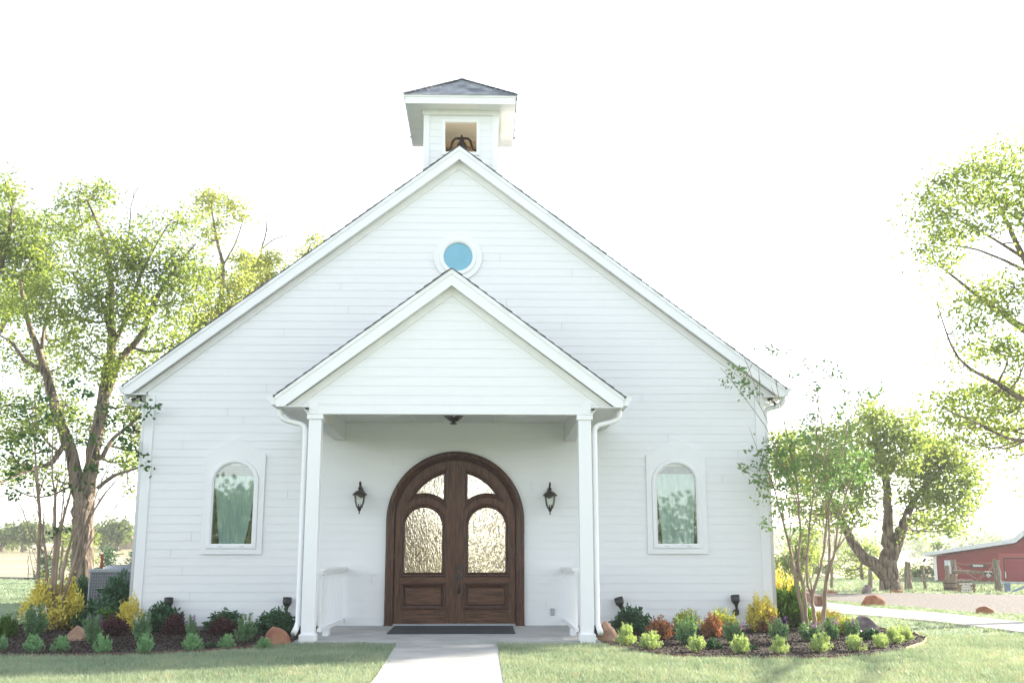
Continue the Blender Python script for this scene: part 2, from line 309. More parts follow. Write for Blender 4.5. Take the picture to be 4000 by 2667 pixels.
# ---------------------------------------------------------------- the chapel
CX = .02; HW = 4.78; SL = .7705
APT, APB, FRZ = 7.685, 7.471, 7.352      # rake: top of fascia, bottom of fascia, bottom of frieze at the ridge
ch = empty('chapel', 'white clapboard chapel with a steep gable, small bell tower and gabled entrance porch', 'chapel')
DCX = .014; ROUND = (.013, 5.865)
WIN = [(-3.355, 1.21), (3.398, 1.215)]
ROW = .1257; PH = 2.542
def subtract(iv, a, b):
    out = []
    for l, r in iv:
        if b <= l or a >= r: out.append((l, r)); continue
        if a > l: out.append((l, a))
        if b < r: out.append((b, r))
    return out
def siding(name, y, z0, z1, ivf, parent, ph=PH, proud=.0078, m=WHITE, sub=4, hasdet=None, flip=1, joints=0):
    vs = []; fs = []
    def quad(*p): n = len(vs); vs.extend(p); fs.append((n, n + 1, n + 2, n + 3))
    k = math.floor((z0 - ph) / ROW); z = ph + k * ROW
    while z < z1:
        a, b = max(z, z0), min(z + ROW, z1)
        ns = sub if (hasdet is None or hasdet(a, b)) else 1; jx = [random.uniform(-4.6, 4.6) for _ in range(joints)]
        for s in range(ns):
            za, zb = a + (b - a) * s / ns, a + (b - a) * (s + 1) / ns
            Ia, Ib, Im = ivf(za + 1e-5), ivf(zb - 1e-5), ivf((za + zb) / 2)
            if not (len(Ia) == len(Ib)): Ia = Ib = Im
            ya = y - flip * (.002 + (proud - .002) * (1 - (za - z) / ROW)); yb = y - flip * (.002 + (proud - .002) * (1 - (zb - z) / ROW))
            Ia, Ib = list(Ia), list(Ib)
            for q_ in jx:
                for n_, ((l1, r1), (l2, r2)) in enumerate(zip(Ia, Ib)):
                    if max(l1, l2) + .2 < q_ < min(r1, r2) - .2: Ia[n_:n_ + 1] = [(l1, q_ - .002), (q_ + .002, r1)]; Ib[n_:n_ + 1] = [(l2, q_ - .002), (q_ + .002, r2)]; break
            for (l1, r1), (l2, r2) in zip(Ia, Ib):
                if r1 - l1 < .004 and r2 - l2 < .004: continue
                quad((l1, ya, za), (r1, ya, za), (r2, yb, zb), (l2, yb, zb))
                if s == 0: quad((l1, y, za), (r1, y, za), (r1, ya, za), (l1, ya, za))
        z += ROW
    return MB().add(vs, fs).build(name, m, parent)
def main_iv(z):
    h = min(HW, (FRZ + .03 - z) / SL); iv = [(CX - h, CX + h)] if h > 0 else []
    d = abs(z - ROUND[1])
    if d < .255: c = math.sqrt(.255 ** 2 - d * d); iv = subtract(iv, ROUND[0] - c, ROUND[0] + c)
    if z < 1.715: iv = subtract(iv, DCX - .95, DCX + .95)
    elif z < 1.715 + .95: c = math.sqrt(.95 ** 2 - (z - 1.715) ** 2); iv = subtract(iv, DCX - c, DCX + c)
    for wx, wz in WIN:
        if wz + .1 < z < wz + 1.08: iv = subtract(iv, wx - .32, wx + .32)
        elif wz + 1.08 <= z < wz + 1.40: c = .32 * math.sqrt(max(0, 1 - ((z - wz - 1.08) / .32) ** 2)); iv = subtract(iv, wx - c, wx + c)
    return iv
siding('gable_wall', 0, .17, FRZ + .03, main_iv, ch, joints=1, hasdet=lambda a, b: b < 2.8 or 5.5 < a < 6.2 or a > 7)
# side and rear walls, floor, inner faces
mb = MB()
for x0, x1 in ((CX - HW, CX - HW + .12), (CX + HW - .12, CX + HW)): MB().prism([(.01, 0), (14, 0), (14, 3.72), (.01, 3.72)], x0, x1, holes=[[(a_, 1.0), (a_ + .9, 1.0), (a_ + .9, 2.9), (a_, 2.9)] for a_ in (1.2, 4.2, 7.2, 10.2)], ax='x').build('side_wall', WHITE, ch)  # openings added so sunlight backlights the curtains
mb = MB(); mb.prism([(CX - HW + .12, .0), (CX + HW - .12, .0), (CX + HW - .12, 3.72), (CX, 7.4), (CX - HW + .12, 3.72)], 13.9, 14, holes=[[(-.62, .5), (-.62, 2.2), (-1.25, 2.3), (-1.25, 3.9), (1.3, 3.9), (1.3, .5)]])
mb.build('rear_wall', INT, ch)
MB().box(CX - HW + .12, CX + HW - .12, .05, 13.9, .10, .16).build('floor', BAFF, ch)
mb = MB(); mb.prism([(CX - HW + .12, .17), (CX + HW - .12, .17), (CX + HW - .12, 3.72), (CX, 7.3), (CX - HW + .12, 3.72)], .03, .05,
    holes=[[(DCX - .94, .18)] + [(DCX - .94 * math.cos(t), 1.715 + .94 * math.sin(t)) for t in np.linspace(0, math.pi, 21)] + [(DCX + .94, .18)]] +
          [[(wx - .31, wz + .1), (wx - .31, wz + 1.1)] + [(wx - .31 * math.cos(t), wz + 1.1 + .3 * math.sin(t)) for t in np.linspace(.1, math.pi - .1, 11)] + [(wx + .31, wz + 1.1), (wx + .31, wz + .1)] for wx, wz in WIN])
mb.build('wall_lining', INT, ch)
# base strip
FND = mat('foundation', (.28, .24, .22), .9)
for a_, b_ in ((CX - HW + .02, -1.95), (1.95, CX + HW - .02)): MB().box(a_, b_, -.004, .0, .05, .172).build('foundation_strip', FND, ch)
# corner boards
for s in (-1, 1):
    MB().box(*sorted((CX + s * (HW + .012), CX + s * (HW - .125))), -.026, .0, .1, 3.63).box(*sorted((CX + s * (HW + .012), CX + s * HW)), 0, .12, .1, 3.63).build('corner_board', TRIM, ch)
# rake: fascia, drip strip, soffit, frieze
def rake(cx, half, apt, apb, frz, yf, yw, eave, par, tipz, sl, frx):
    xb = (apb - eave) / sl
    for s in (-1, 1):
        q = lambda pts: [(cx + s * x, z) for x, z in pts]
        MB().prism(q([(0, apt), (half, apt - sl * half), (half, eave), (xb, eave), (0, apb)]), yf, yf + .024).build('rake_fascia', TRIM, par)
        MB().prism(q([(0, apt + .002), (half + .012, apt - sl * (half + .012) + .002), (half + .012, apt - sl * half - .055), (0, apt - .062)]), yf - .014, yf - .001).build('drip_trim', TRIM, par)
        MB().prism(q([(0, apb + .004), (xb + .02, eave + .004), (xb + .02, eave + .03), (0, apb + .035)]), yf + .025, yw).build('rake_soffit', CREAM, par)
        xf = (frz - eave) / sl
        MB().prism(q([(0, apb + .003), (xb, eave + .003), (xf, eave + .003), (0, frz)]), yw - .024, yw).build('frieze_board', CREAM, par)
rake(CX, 5.094, APT, APB, FRZ, -.15, -.0005, 3.615, ch, 3.76, SL, 4.8)
for s in (-1, 1):        # boxed eaves, side fascia, gutters
    MB().box(*sorted((CX + s * (HW - .02), CX + s * 5.07)), -.125, 14, 3.613, 3.63).build('eave_soffit', CREAM, ch)
    MB().box(*sorted((CX + s * 5.072, CX + s * 5.092)), -.12, 14, 3.61, 3.765).build('eave_fascia', TRIM, ch)
    def gutter(x, zt, y0, y1, s, par):
        pr = [(0, zt - .115), (.07, zt - .115), (.082, zt - .07), (.12, zt - .035), (.125, zt), (.112, zt), (.108, zt - .025), (.012, zt - .1), (.012, zt), (0, zt)]
        mb = MB(); mb.prism([(x + s * a, b) for a, b in pr], y0, y1)
        mb.prism([(x + s * a, b) for a, b in pr[:5] + pr[-1:]], y0 - .003, y0 - .0005); return mb.build('gutter', TRIM, par)
    gutter(CX + s * 5.098, 3.755, -.10, 14, s, ch)
    x = CX + s * 5.13
    MB().tube([(x, .06, 3.66), (x, .06, 3.60), (x - s * .01, .07, 3.56), (x - s * .06, .08, 3.51), (x - s * .15, .1, 3.48), (x - s * .23, .1, 3.46), (x - s * .28, .1, 3.42), (x - s * .295, .1, 3.34), (x - s * .295, .1, .2)], .04, 8, sq=(.042, .055)).build('downspout', TRIM, ch, True)
# shingled roofs: thin overlapping courses
def roofside(mb, cx, s, half, apz, sl, y0, y1, course=.14, th=.012, jag=.012):
    L = half * math.sqrt(1 + sl * sl); n = int(L / course) + 1; ux, uz = 1 / math.sqrt(1 + sl * sl), -sl / math.sqrt(1 + sl * sl); nxn, nz = -uz, ux
    for i in range(n):
        a, b = i * course, min((i + 1) * course + .03, L + .02); ya = y0 - random.choice((0, 0, jag, jag * 1.6)) - .0005 * (i % 3)
        pts = []
        for t, h0, h1 in ((a, 0, .004), (b, .006, .006 + th)):
            for h in (h0, h1): pts.append((cx + s * (t * ux + h * nxn), apz + t * uz + h * nz))
        p0, p1, p2, p3 = pts
        mb.prism([p0, p2, p3, p1], ya, y1)
mb = MB()
for s in (-1, 1): roofside(mb, CX, s, 5.12, APT + .006, SL, -.168, 14)
mb.build('roof', SHING, ch)
mb = MB()
for s in (-1, 1): mb.prism([(CX, APT), (CX + s * 5.09, APT - SL * 5.09), (CX + s * 5.09, APT - SL * 5.09 - .02), (CX, APT - .03)], -.1245, 14)
mb.build('roof_deck', STUD, ch)
# windows
def window(wx, wz, curtain):
    P = empty('window', None, None, (0, 0, 0)); P.parent = ch
    def arch(d, w=.302, zs=.70, zt=.31, zb=.155):   # glass outline grown by d
        return [(wx - w - d, wz + zb - d), (wx - w - d, wz + zb + zs)] + [(wx - (w + d) * math.cos(t), wz + zb + zs + .0 + (.505 - .0 + d) * math.sin(t) * 1.0) for t in np.linspace(.06, math.pi - .06, 23)] + [(wx + w + d, wz + zb + zs), (wx + w + d, wz + zb - d)]
    def arch2(d):
        w = .302 + d; zs = wz + 1.07
        return [(wx - w, wz + .155 - d)] + [(wx - w * math.cos(t), zs + (.29 + d) * math.sin(t)) for t in np.linspace(0, math.pi, 25)] + [(wx + w, wz + .155 - d)]
    # flat casing board with a pointed head
    MB().prism([(wx - .46, wz), (wx + .46, wz), (wx + .462, wz + 1.50), (wx + .01, wz + 1.765), (wx - .455, wz + 1.50)], -.034, -.012, holes=[arch2(.075)]).build('window_casing', TRIM, P)
    MB().prism([(wx - .37, wz + .002), (wx + .37, wz + .002), (wx + .37, wz + .078), (wx - .37, wz + .078)], -.0385, -.034).build('sill_board', TRIM, P)
    mb = MB(); loop_sweep(mb, arch2, [(.072, .02), (.072, -.046), (.060, -.05), (.022, -.05), (.012, -.038), (0, -.034), (0, .03)]); mb.build('frame', TRIM, P)
    mb = MB(); mb.prism(arch2(.004), -.012, -.008); mb.build('pane', PANE, P)
    # curtain: pleated sheet gathered low down
    vs = []; fs = []; nx_, nz_ = 60, 30
    for j in range(nz_ + 1):
        v = j / nz_; z = wz + .155 + v * 1.02 if curtain else wz + .155 + v * 1.06
        for i in range(nx_ + 1):
            u = i / nx_ * 2 - 1
            if curtain: l, r = -.30 + .10 * (1 - v) ** 1.5, .30 - .13 * (1 - v) ** 1.8
            else: l, r = -.30 + .08 * (1 - v), .30 - .035 * (1 - v)
            x = l + (r - l) * (u + 1) / 2
            y = .07 + .016 * math.sin(u * 21 + 2 * math.sin(v * 2)) * (.4 + .6 * v) + (.05 if (not curtain and u > -.15 and u < -.0 and v < .8) else 0)
            vs.append((wx + x, y, z))
    fs = [(j * (nx_ + 1) + i, j * (nx_ + 1) + i + 1, (j + 1) * (nx_ + 1) + i + 1, (j + 1) * (nx_ + 1) + i) for j in range(nz_) for i in range(nx_)]
    MB().add(vs, fs).build('curtain', CURT, P, True)
    for d_ in (-.165, .165): MB().box(wx + d_ - .035, wx + d_ + .035, -.0515, -.0502, wz + .112, wz + .118).build('weep_slot', GREYP, P)
    MB().box(wx - 1.1, wx + 1.1, 3.2, 3.22, wz - .1, wz + 1.6).build('interior_dark_sheet', mat('dark_interior', (.055, .065, .03), .9, var=.5, scale=8), P)  # added dark sheet standing in for the dim room behind the curtain
for i, (wx, wz) in enumerate(WIN): window(wx, wz, i == 0)
rw = empty('round_window', None, None); rw.parent = ch
circ = lambda r: [(ROUND[0] + r * math.cos(t), ROUND[1] + r * math.sin(t)) for t in np.linspace(0, 2 * math.pi, 49)[:-1]]
MB().prism(circ(.385), -.034, -.012, holes=[circ(.296)]).build('window_casing', TRIM, rw)
mb = MB(); loop_sweep(mb, lambda d: circ(.231 + d), [(.067, .02), (.067, -.048), (.055, -.054), (.045, -.05), (.02, -.05), (0, -.04), (0, .03)]); mb.build('frame', TRIM, rw, True)
MB().prism(circ(.236), -.02, -.012).build('pane', BLUEG, rw)
# ---- door
def darch(r, zb): return [(DCX - r, zb)] + [(DCX - r * math.cos(t), 1.715 + r * math.sin(t)) for t in np.linspace(0, math.pi, 49)] + [(DCX + r, zb)]
mb = MB(); loop_sweep(mb, lambda d: darch(.915 + d, .172), [(-.02, .03), (0, -.02), (0, -.04), (.012, -.048), (.018, -.062), (.038, -.066), (.044, -.078), (.052, -.086), (.075, -.098), (.1, -.10), (.114, -.088), (.12, -.07), (.128, -.066), (.131, -.05), (.131, .0)], closed=False)
mb.build('door_frame', DOORD, ch, True)
for a_, b_ in ((-1.05, -.912), (.912, 1.05)): MB().box(DCX + a_, DCX + b_, -.103, .02, .165, .185).build('frame_foot', DOORD, ch)
MB().box(DCX - .912, DCX + .912, -.09, .03, .171, .196).build('threshold', STEEL, ch)
def leaf(s):
    D = empty('door', None, None); D.parent = ch; X = lambda x: DCX + s * x
    def low(d):          # lower arched light
        w = .295 + d; return [(X(.48 + w), .93 - d), (X(.48 + w), 1.63)] + [(X(.48 + w * math.cos(t)), 1.63 + (w - .005) * math.sin(t)) for t in np.linspace(.05, math.pi - .05, 25)] + [(X(.48 - w), 1.63), (X(.48 - w), .93 - d)]
    def lun(d):          # upper lunette light
        R, c1 = .735 + d, (0, 1.715); r, c2 = .475 - d, (.48, 1.64); x0 = .168 - d
        z1 = c1[1] + math.sqrt(R * R - x0 * x0); z2 = c2[1] + math.sqrt(max(0, r * r - (x0 - c2[0]) ** 2))
        dx, dz = c2[0] - c1[0], c2[1] - c1[1]; dd = math.hypot(dx, dz); a = (R * R - r * r + dd * dd) / (2 * dd); h = math.sqrt(max(0, R * R - a * a))
        px, pz = c1[0] + a * dx / dd, c1[1] + a * dz / dd; qx, qz = px - h * dz / dd, pz + h * dx / dd
        ta = math.atan2(z1 - c1[1], x0); tb = math.atan2(qz - c1[1], qx); tc = math.atan2(qz - c2[1], qx - c2[0]); td = math.atan2(z2 - c2[1], x0 - c2[0])
        return [(X(c1[0] + R * math.cos(t)), c1[1] + R * math.sin(t)) for t in np.linspace(ta, tb, 20)] + [(X(c2[0] + r * math.cos(t)), c2[1] + r * math.sin(t)) for t in np.linspace(tc, td, 20)[1:]]
    out = [(X(.004), .2), (X(.905), .2)] + [(X(.905 * math.cos(t)), 1.715 + .905 * math.sin(t)) for t in np.linspace(0, math.acos(.004 / .905), 30)]
    mb = MB(); mb.prism(out, -.028, .02, holes=[low(.0), lun(.0), [(X(.14), .42), (X(.80), .42), (X(.80), .77), (X(.14), .77)]]); mb.build('door_panel', DOORW, D)
    prof = [(-.004, -.006), (0, -.024), (.012, -.034), (.026, -.030), (.034, -.044), (.05, -.047), (.062, -.040), (.066, -.027)]
    for f in (low, lun):
        mb = MB(); loop_sweep(mb, lambda d: f(d - .012), prof); mb.build('molding', DOORD, D)
    rect = lambda d: [(X(.20 - d), .47 - d), (X(.74 + d), .47 - d), (X(.74 + d), .72 + d), (X(.20 - d), .72 + d)]
    mb = MB(); loop_sweep(mb, lambda d: rect(d), [(.07, -.027), (.066, -.04), (.052, -.046), (.036, -.040), (.03, -.018), (.012, -.014), (0, -.03), (-.012, -.036)]); mb.build('molding', DOORD, D)
    MB().prism(rect(-.01), -.036, -.03).build('raised_panel', DOORH, D)
    # rail boards with cross grain, a hair proud
    for a_, b_ in ((.8, .872), (.205, .395)): MB().prism([(X(.17), a_), (X(.79), a_), (X(.79), b_), (X(.17), b_)], -.0295, -.0275).build('rail', DOORH, D)
    mb = MB(); mb.prism(low(.004), -.004, .002); mb.build('pane', RAIN, D); mb = MB(); mb.prism(lun(.004), -.004, .002); mb.build('pane', RAIN, D)
    for z in (.55, 1.2, 1.95):
        xx = .912 if z < 1.7 else math.sqrt(.912 ** 2 - (z - 1.715) ** 2)
        MB().tube([(X(xx), -.034, z - .05), (X(xx), -.034, z + .05)], .009, 8).build('hinge', BLACK, D)
    if s > 0:
        hx = X(.062)
        MB().prism([(hx - .036, 1.0), (hx - .036, 1.05), (hx - .02, 1.065), (hx, 1.07), (hx + .02, 1.065), (hx + .036, 1.05), (hx + .036, 1.0), (hx + .02, .985), (hx, .98), (hx - .02, .985)], -.042, -.028, ).lathe([(.024, 0), (.024, .012), (.016, .016), (.001, .016)], (hx, -.042, 1.025), 16, (0, -1, 0)).build('deadbolt', BRONZE, D)
        mb = MB(); mb.prism([(hx - .034, .845), (hx - .034, .92), (hx - .02, .94), (hx, .945), (hx + .02, .94), (hx + .034, .92), (hx + .034, .845), (hx, .825)], -.042, -.028)
        mb.tube([(hx, -.042, .87), (hx, -.075, .862), (hx, -.092, .84), (hx, -.098, .79), (hx, -.095, .72), (hx, -.08, .675), (hx, -.045, .655)], [.016, .016, .014, .011, .011, .014, .016], 10)
        mb.lathe([(.024, 0), (.022, .01), (.001, .012)], (hx, -.028, .65), 14, (0, -1, 0)); mb.build('handle', BRONZE, D)
for s in (-1, 1): leaf(s)
MB().box(DCX - .006, DCX + .020, -.034, -.028, .2, 2.61).build('astragal', DOORD, ch)
MB().box(1.45, 1.51, -.028, -.012, .315, .42).build('outlet_box', GREYP, ch, bevel=.006)
# ---- porch
YF, YW = -2.60, -2.45
slab = MB().prism([(-2.49, .02), (0, .02), (0, .172), (-2.49, .128)], -1.93, 1.93, ax='x').build('porch_slab', CONC, ch, bevel=.008)
PSL = .758
for s in (-1, 1):
    x = s * 1.775
    c = MB().box(x - .083, x + .083, YW, YW + .165, .12, 2.945).build('porch_column', STUCCO, ch, bevel=.004)
    MB().box(x - .105, x + .105, YW - .02, YW + .185, 2.942, 3.008).build('capital', TRIM, c, bevel=.004)
    mb = MB(); mb.box(x - .104, x + .104, YW - .045, YW + .18, .05, .215); mb.add([], []); mb.build('column_base', STUCCO, c, bevel=.012)
    MB().box(*sorted((s * 1.69, s * 1.855)), YW + .17, -.013, 2.932, 3.21).build('porch_beam', CREAM, ch)
    MB().box(*sorted((s * 1.857, s * 2.235)), YF + .025, -.014, 3.088, 3.10).build('porch_eave_soffit', CREAM, ch)
    MB().box(*sorted((s * 2.236, s * 2.258)), YF + .025, -.014, 3.085, 3.235).build('porch_eave_fascia', TRIM, ch)
    gutter(s * 2.272, 3.232, YF + .04, -.02, s, ch)
    px = [(1097, 1598), (1096, 1622), (1103, 1634), (1122, 1643), (1150, 1650), (1176, 1656), (1189, 1666), (1193, 1680), (1193, 1700)]
    pts = [PD(a / 1.70068, b / 1.70068, 16.4 - 2.36) for a, b in px]; pts = [(s * abs(p[0]), p[1], p[2]) for p in pts]; xl = pts[-1][0]
    pts += [(xl, -2.36, 2.0), (xl, -2.36, .36), (xl + s * .012, -2.42, .28), (xl + s * .03, -2.50, .225)]
    MB().tube(pts, .03, 8, sq=(.036, .045)).build('porch_downspout', TRIM, ch, True)
    # frieze return steps
    MB().box(*sorted((s * 1.86, s * 1.905)), YW - .018, YW + .1, 3.04, 3.087).box(*sorted((s * 1.86, s * 1.93)), YW - .018, YW + .1, 3.065, 3.0872).box(*sorted((s * 1.855, s * 1.885)), YW - .018, YW + .1, 3.012, 3.05).build('bracket', TRIM, ch)
    MB().box(*sorted((s * 1.745, s * 1.858)), YW - .018, YW + .02, 3.011, 3.185).build('porch_corner_trim', TRIM, ch)
    # railing
    R = empty('railing', None, None); R.parent = ch; xr = s * 1.655
    MB().box(xr - .05, xr + .05, YW + .165, -.012, .985, 1.022).build('top_rail', TRIM, R, bevel=.004)
    MB().box(xr - .022, xr + .022, YW + .165, -.012, .945, .985).build('under_rail', TRIM, R)
    MB().box(xr - .022, xr + .022, YW + .165, -.012, .228, .276).build('bottom_rail', TRIM, R)
    MB().box(xr - .04, xr + .04, -1.72, -1.55, .13, .228).build('rail_block', TRIM, R)
    first = None
    for i in range(15):
        y = YW + .235 + i * .146
        if first is None: first = MB().box(xr - .016, xr + .016, -.016, .016, .276, .945).build('baluster', TRIM, R); b = first
        else: b = first.copy(); COL.objects.link(b); b.parent = R
        b.location = (0, y, 0)
def porch_iv(z):
    h = min(1.86 if z < 3.088 else 2.1, (4.624 + .03 - z) / PSL); return [(-h, h)] if h > 0 else []
siding('porch_gable', YW, 3.012, 4.66, porch_iv, ch, ph=3.012, hasdet=lambda a, b: a > 4.3)
MB().prism([(-1.86, 3.012), (1.86, 3.012), (1.86, 3.102), (2.02, 3.102), (0, 4.63), (-2.02, 3.102), (-1.86, 3.102)], YW + .002, YW + .1).build('gable_backing', CREAM, ch)
rake(0, 2.27, 4.955, 4.734, 4.620, YF, YW - .0005, 3.09, ch, 3.235, PSL, 1.97)
mb = MB()
for s in (-1, 1): roofside(mb, 0, s, 2.29, 4.961, PSL, YF - .018, -.014)
mb.build('porch_roof', SHING, ch)
mb = MB()
for s in (-1, 1): mb.prism([(0, 4.955), (s * 2.27, 4.955 - PSL * 2.27), (s * 2.27, 4.955 - PSL * 2.27 - .02), (0, 4.925)], YF + .025, -.014)
mb.build('porch_roof_deck', STUD, ch)
mb = MB(); mb.box(-1.69, 1.69, YW + .1, -.013, 3.205, 3.22)
mb.build('porch_ceiling', CREAM, ch)
for a_ in (-.62, .6): MB().box(a_, a_ + .02, YW + .1, -.014, 3.199, 3.205).build('ceiling_batten', TRIM, ch)
for x in (-.93, .93):
    mb = MB(); mb.box(x - .15, x + .15, -1.0, -.86, 3.196, 3.2045)
    for k in range(6): mb.box(x - .13, x + .13, -.985 + k * .021, -.978 + k * .021, 3.19, 3.196)
    mb.build('ceiling_vent', TRIM, ch)
# ---- bell tower
BX0, BX1, BY0, BY1 = CX - .612, CX + .618, .48, 1.72; TX = CX + .005
def tw(z):
    iv = [(BX0, BX1)]
    if 7.83 < z < 8.36: iv = subtract(iv, TX - .265, TX + .265)
    return iv
bt = empty('bell_tower', None, None); bt.parent = ch
siding('tower_front', BY0, 6.9, 8.62, tw, bt, ph=7.10)
siding('tower_back', BY1, 6.9, 8.62, lambda z: [(BX0, BX1)] if not 7.78 < z < 8.0 else subtract([(BX0, BX1)], TX - .4, TX + .4), bt, ph=7.10, flip=-1)
for x0, x1 in ((BX0, BX0 + .03), (BX1 - .03, BX1)):      # side walls with openings
    mb = MB(); mb.prism([(BY0 + .001, 6.8), (BY1 - .001, 6.8), (BY1 - .001, 8.6), (BY0 + .001, 8.6)], x0, x1, holes=[[(.83, 7.83), (1.37, 7.83), (1.37, 8.36), (.83, 8.36)]], ax='x'); mb.build('tower_side', WHITE, bt)
for s in (-1, 1):
    xe = BX0 if s < 0 else BX1
    MB().box(*sorted((xe + s * .012, xe - s * .085)), BY0 - .026, BY0, 6.9, 8.49).box(*sorted((xe + s * .012, xe)), BY0, BY0 + .1, 6.9, 8.49).build('tower_corner_board', TRIM, bt)
MB().box(BX0 - .035, BX1 + .035, BY0 - .05, BY1 + .05, 8.485, 8.575).build('tower_crown', CREAM, bt)
fr = lambda d: [(TX - .265 - d, 7.83 - d), (TX + .265 + d, 7.83 - d), (TX + .265 + d, 8.36 + d), (TX - .265 - d, 8.36 + d)]
mb = MB(); loop_sweep(mb, fr, [(.0, .53), (0, BY0 - .034), (.055, BY0 - .034), (.055, BY0)]); mb.build('opening_trim', TRIM, bt)
MB().box(BX0 + .04, BX1 - .04, BY1 - .06, BY1 - .04, 7.98, 8.56).build('back_board', PLY, bt)
mb = MB(); mb.box(TX - .0, TX + .045, BY1 - .11, BY1 - .061, 7.92, 8.52).box(BX0 + .05, BX1 - .05, BY1 - .12, BY1 - .061, 8.40, 8.50).box(TX - .42, TX - .38, BY1 - .11, BY1 - .061, 7.8, 8.5).box(BX0 + .05, BX1 - .05, BY1 - .11, BY1 - .061, 7.93, 7.99); mb.build('framing', STUD, bt)
MB().box(BX0 + .03, BX1 - .03, BY0 + .03, BY1 - .12, 7.76, 7.79).build('tower_floor', STUD, bt)
# tower roof
hx, y0, y1, zt = .92, .15, 2.05, 8.70; cxr = CX; yc = (y0 + y1) / 2; az = 9.42
mb = MB(); mb.box(cxr - hx, cxr + hx, y0, y0 + .022, 8.557, zt).box(cxr - hx, cxr + hx, y1 - .022, y1, 8.557, zt).box(cxr - hx, cxr - hx + .022, y0 + .022, y1 - .022, 8.557, zt).box(cxr + hx - .022, cxr + hx, y0 + .022, y1 - .022, 8.557, zt)
mb.build('tower_fascia', TRIM, bt)
mb = MB(); mb.box(cxr - hx - .012, cxr + hx + .012, y0 - .013, y0 - .001, zt - .03, zt + .004).build('drip_trim', CREAM, bt)
MB().box(cxr - hx + .022, cxr + hx - .022, y0 + .022, y1 - .022, 8.568, 8.578).build('tower_soffit', CREAM, bt)
vs = []; fs = []; NR = 10; rows = MB()
cor = [(cxr - hx - .02, y0 - .02), (cxr + hx + .02, y0 - .02), (cxr + hx + .02, y1 + .02), (cxr - hx - .02, y1 + .02)]
for k in range(4):
    A, B = np.array(cor[k]), np.array(cor[(k + 1) % 4]); C = np.array([cxr, yc])
    for r in range(NR):
        t0, t1 = r / NR, (r + 1.12) / NR if r < NR - 1 else 1.0
        a0, b0, a1, b1 = A + (C - A) * t0, B + (C - B) * t0, A + (C - A) * t1, B + (C - B) * t1
        z0_, z1_ = zt + .004 + (az - zt) * t0, zt + .004 + (az - zt) * t1
        L = np.linalg.norm(b0 - a0); m_ = max(1, int(L / .17))
        cuts = [0] + sorted(min(.98, max(.02, (i + random.uniform(-.3, .3)) / m_)) for i in range(1, m_)) + [1]
        for i in range(len(cuts) - 1):
            u0, u1 = cuts[i], cuts[i + 1]; h = random.choice((.010, .012, .024, .03)); lap = random.choice((0, 0, .025))
            q0, q1 = a0 + (b0 - a0) * u0, a0 + (b0 - a0) * (u1 - .0)
            q2, q3 = a1 + (b1 - a1) * u1, a1 + (b1 - a1) * u0
            dn = (A + B) / 2 - C; dn /= np.linalg.norm(dn)
            V = [(*(q0 + dn * lap * .3), z0_), (*(q1 + dn * lap * .3), z0_), (*q2, z1_), (*q3, z1_)]
            rows.add(V + [(p[0], p[1], p[2] + (h if j < 2 else .004)) for j, p in enumerate(V)], [(4, 5, 6, 7), (0, 1, 5, 4), (1, 2, 6, 5), (3, 0, 4, 7)])
rows.build('tower_roof', SHINGLE_VAR, bt)
caps = MB()
for k in range(4):
    A = np.array([*cor[k], zt + .02]); B = np.array([cxr, yc, az + .02])
    for i in range(11):
        p, q = A + (B - A) * (i / 11), A + (B - A) * min(1, (i + 1.25) / 11); caps.bar(tuple(p + [0, 0, .012]), tuple(q + [0, 0, .004]), .10, .012)
caps.build('hip_caps', SHING, bt)
# ---- bell
bell = empty('bell', 'dark cast iron bell on a curved yoke inside the open tower', 'bell', (TX, 1.08, 7.845))
MB().lathe([(.001, .41), (.05, .405), (.075, .38), (.09, .33), (.105, .25), (.13, .16), (.17, .08), (.185, .05), (.18, .04), (.15, .07), (.10, .2), (.07, .35)], n=28).build('bell_body', IRON, bell, True)
for s in (-1, 1):
    MB().tube([(0, 0, .47), (s * .05, 0, .48), (s * .11, 0, .475), (s * .155, 0, .43), (s * .175, 0, .36), (s * .195, 0, .29), (s * .23, 0, .265), (s * .27, 0, .262)], [.03, .024, .022, .022, .02, .02, .022, .018], 10).build('yoke_arm', IRON, bell, True)
    MB().lathe([(.001, -.012), (.035, -.012), (.035, .012), (.001, .012)], (s * .262, 0, .262), 14, (1, 0, 0)).box(s * .262 - .012, s * .262 + .012, -.03, .03, 0, .25).build('bearing_stand', IRON, bell)
MB().lathe([(.001, .55), (.016, .54), (.02, .52), (.03, .5), (.04, .46), (.045, .42), (.03, .4)], n=12).build('yoke_boss', IRON, bell, True)

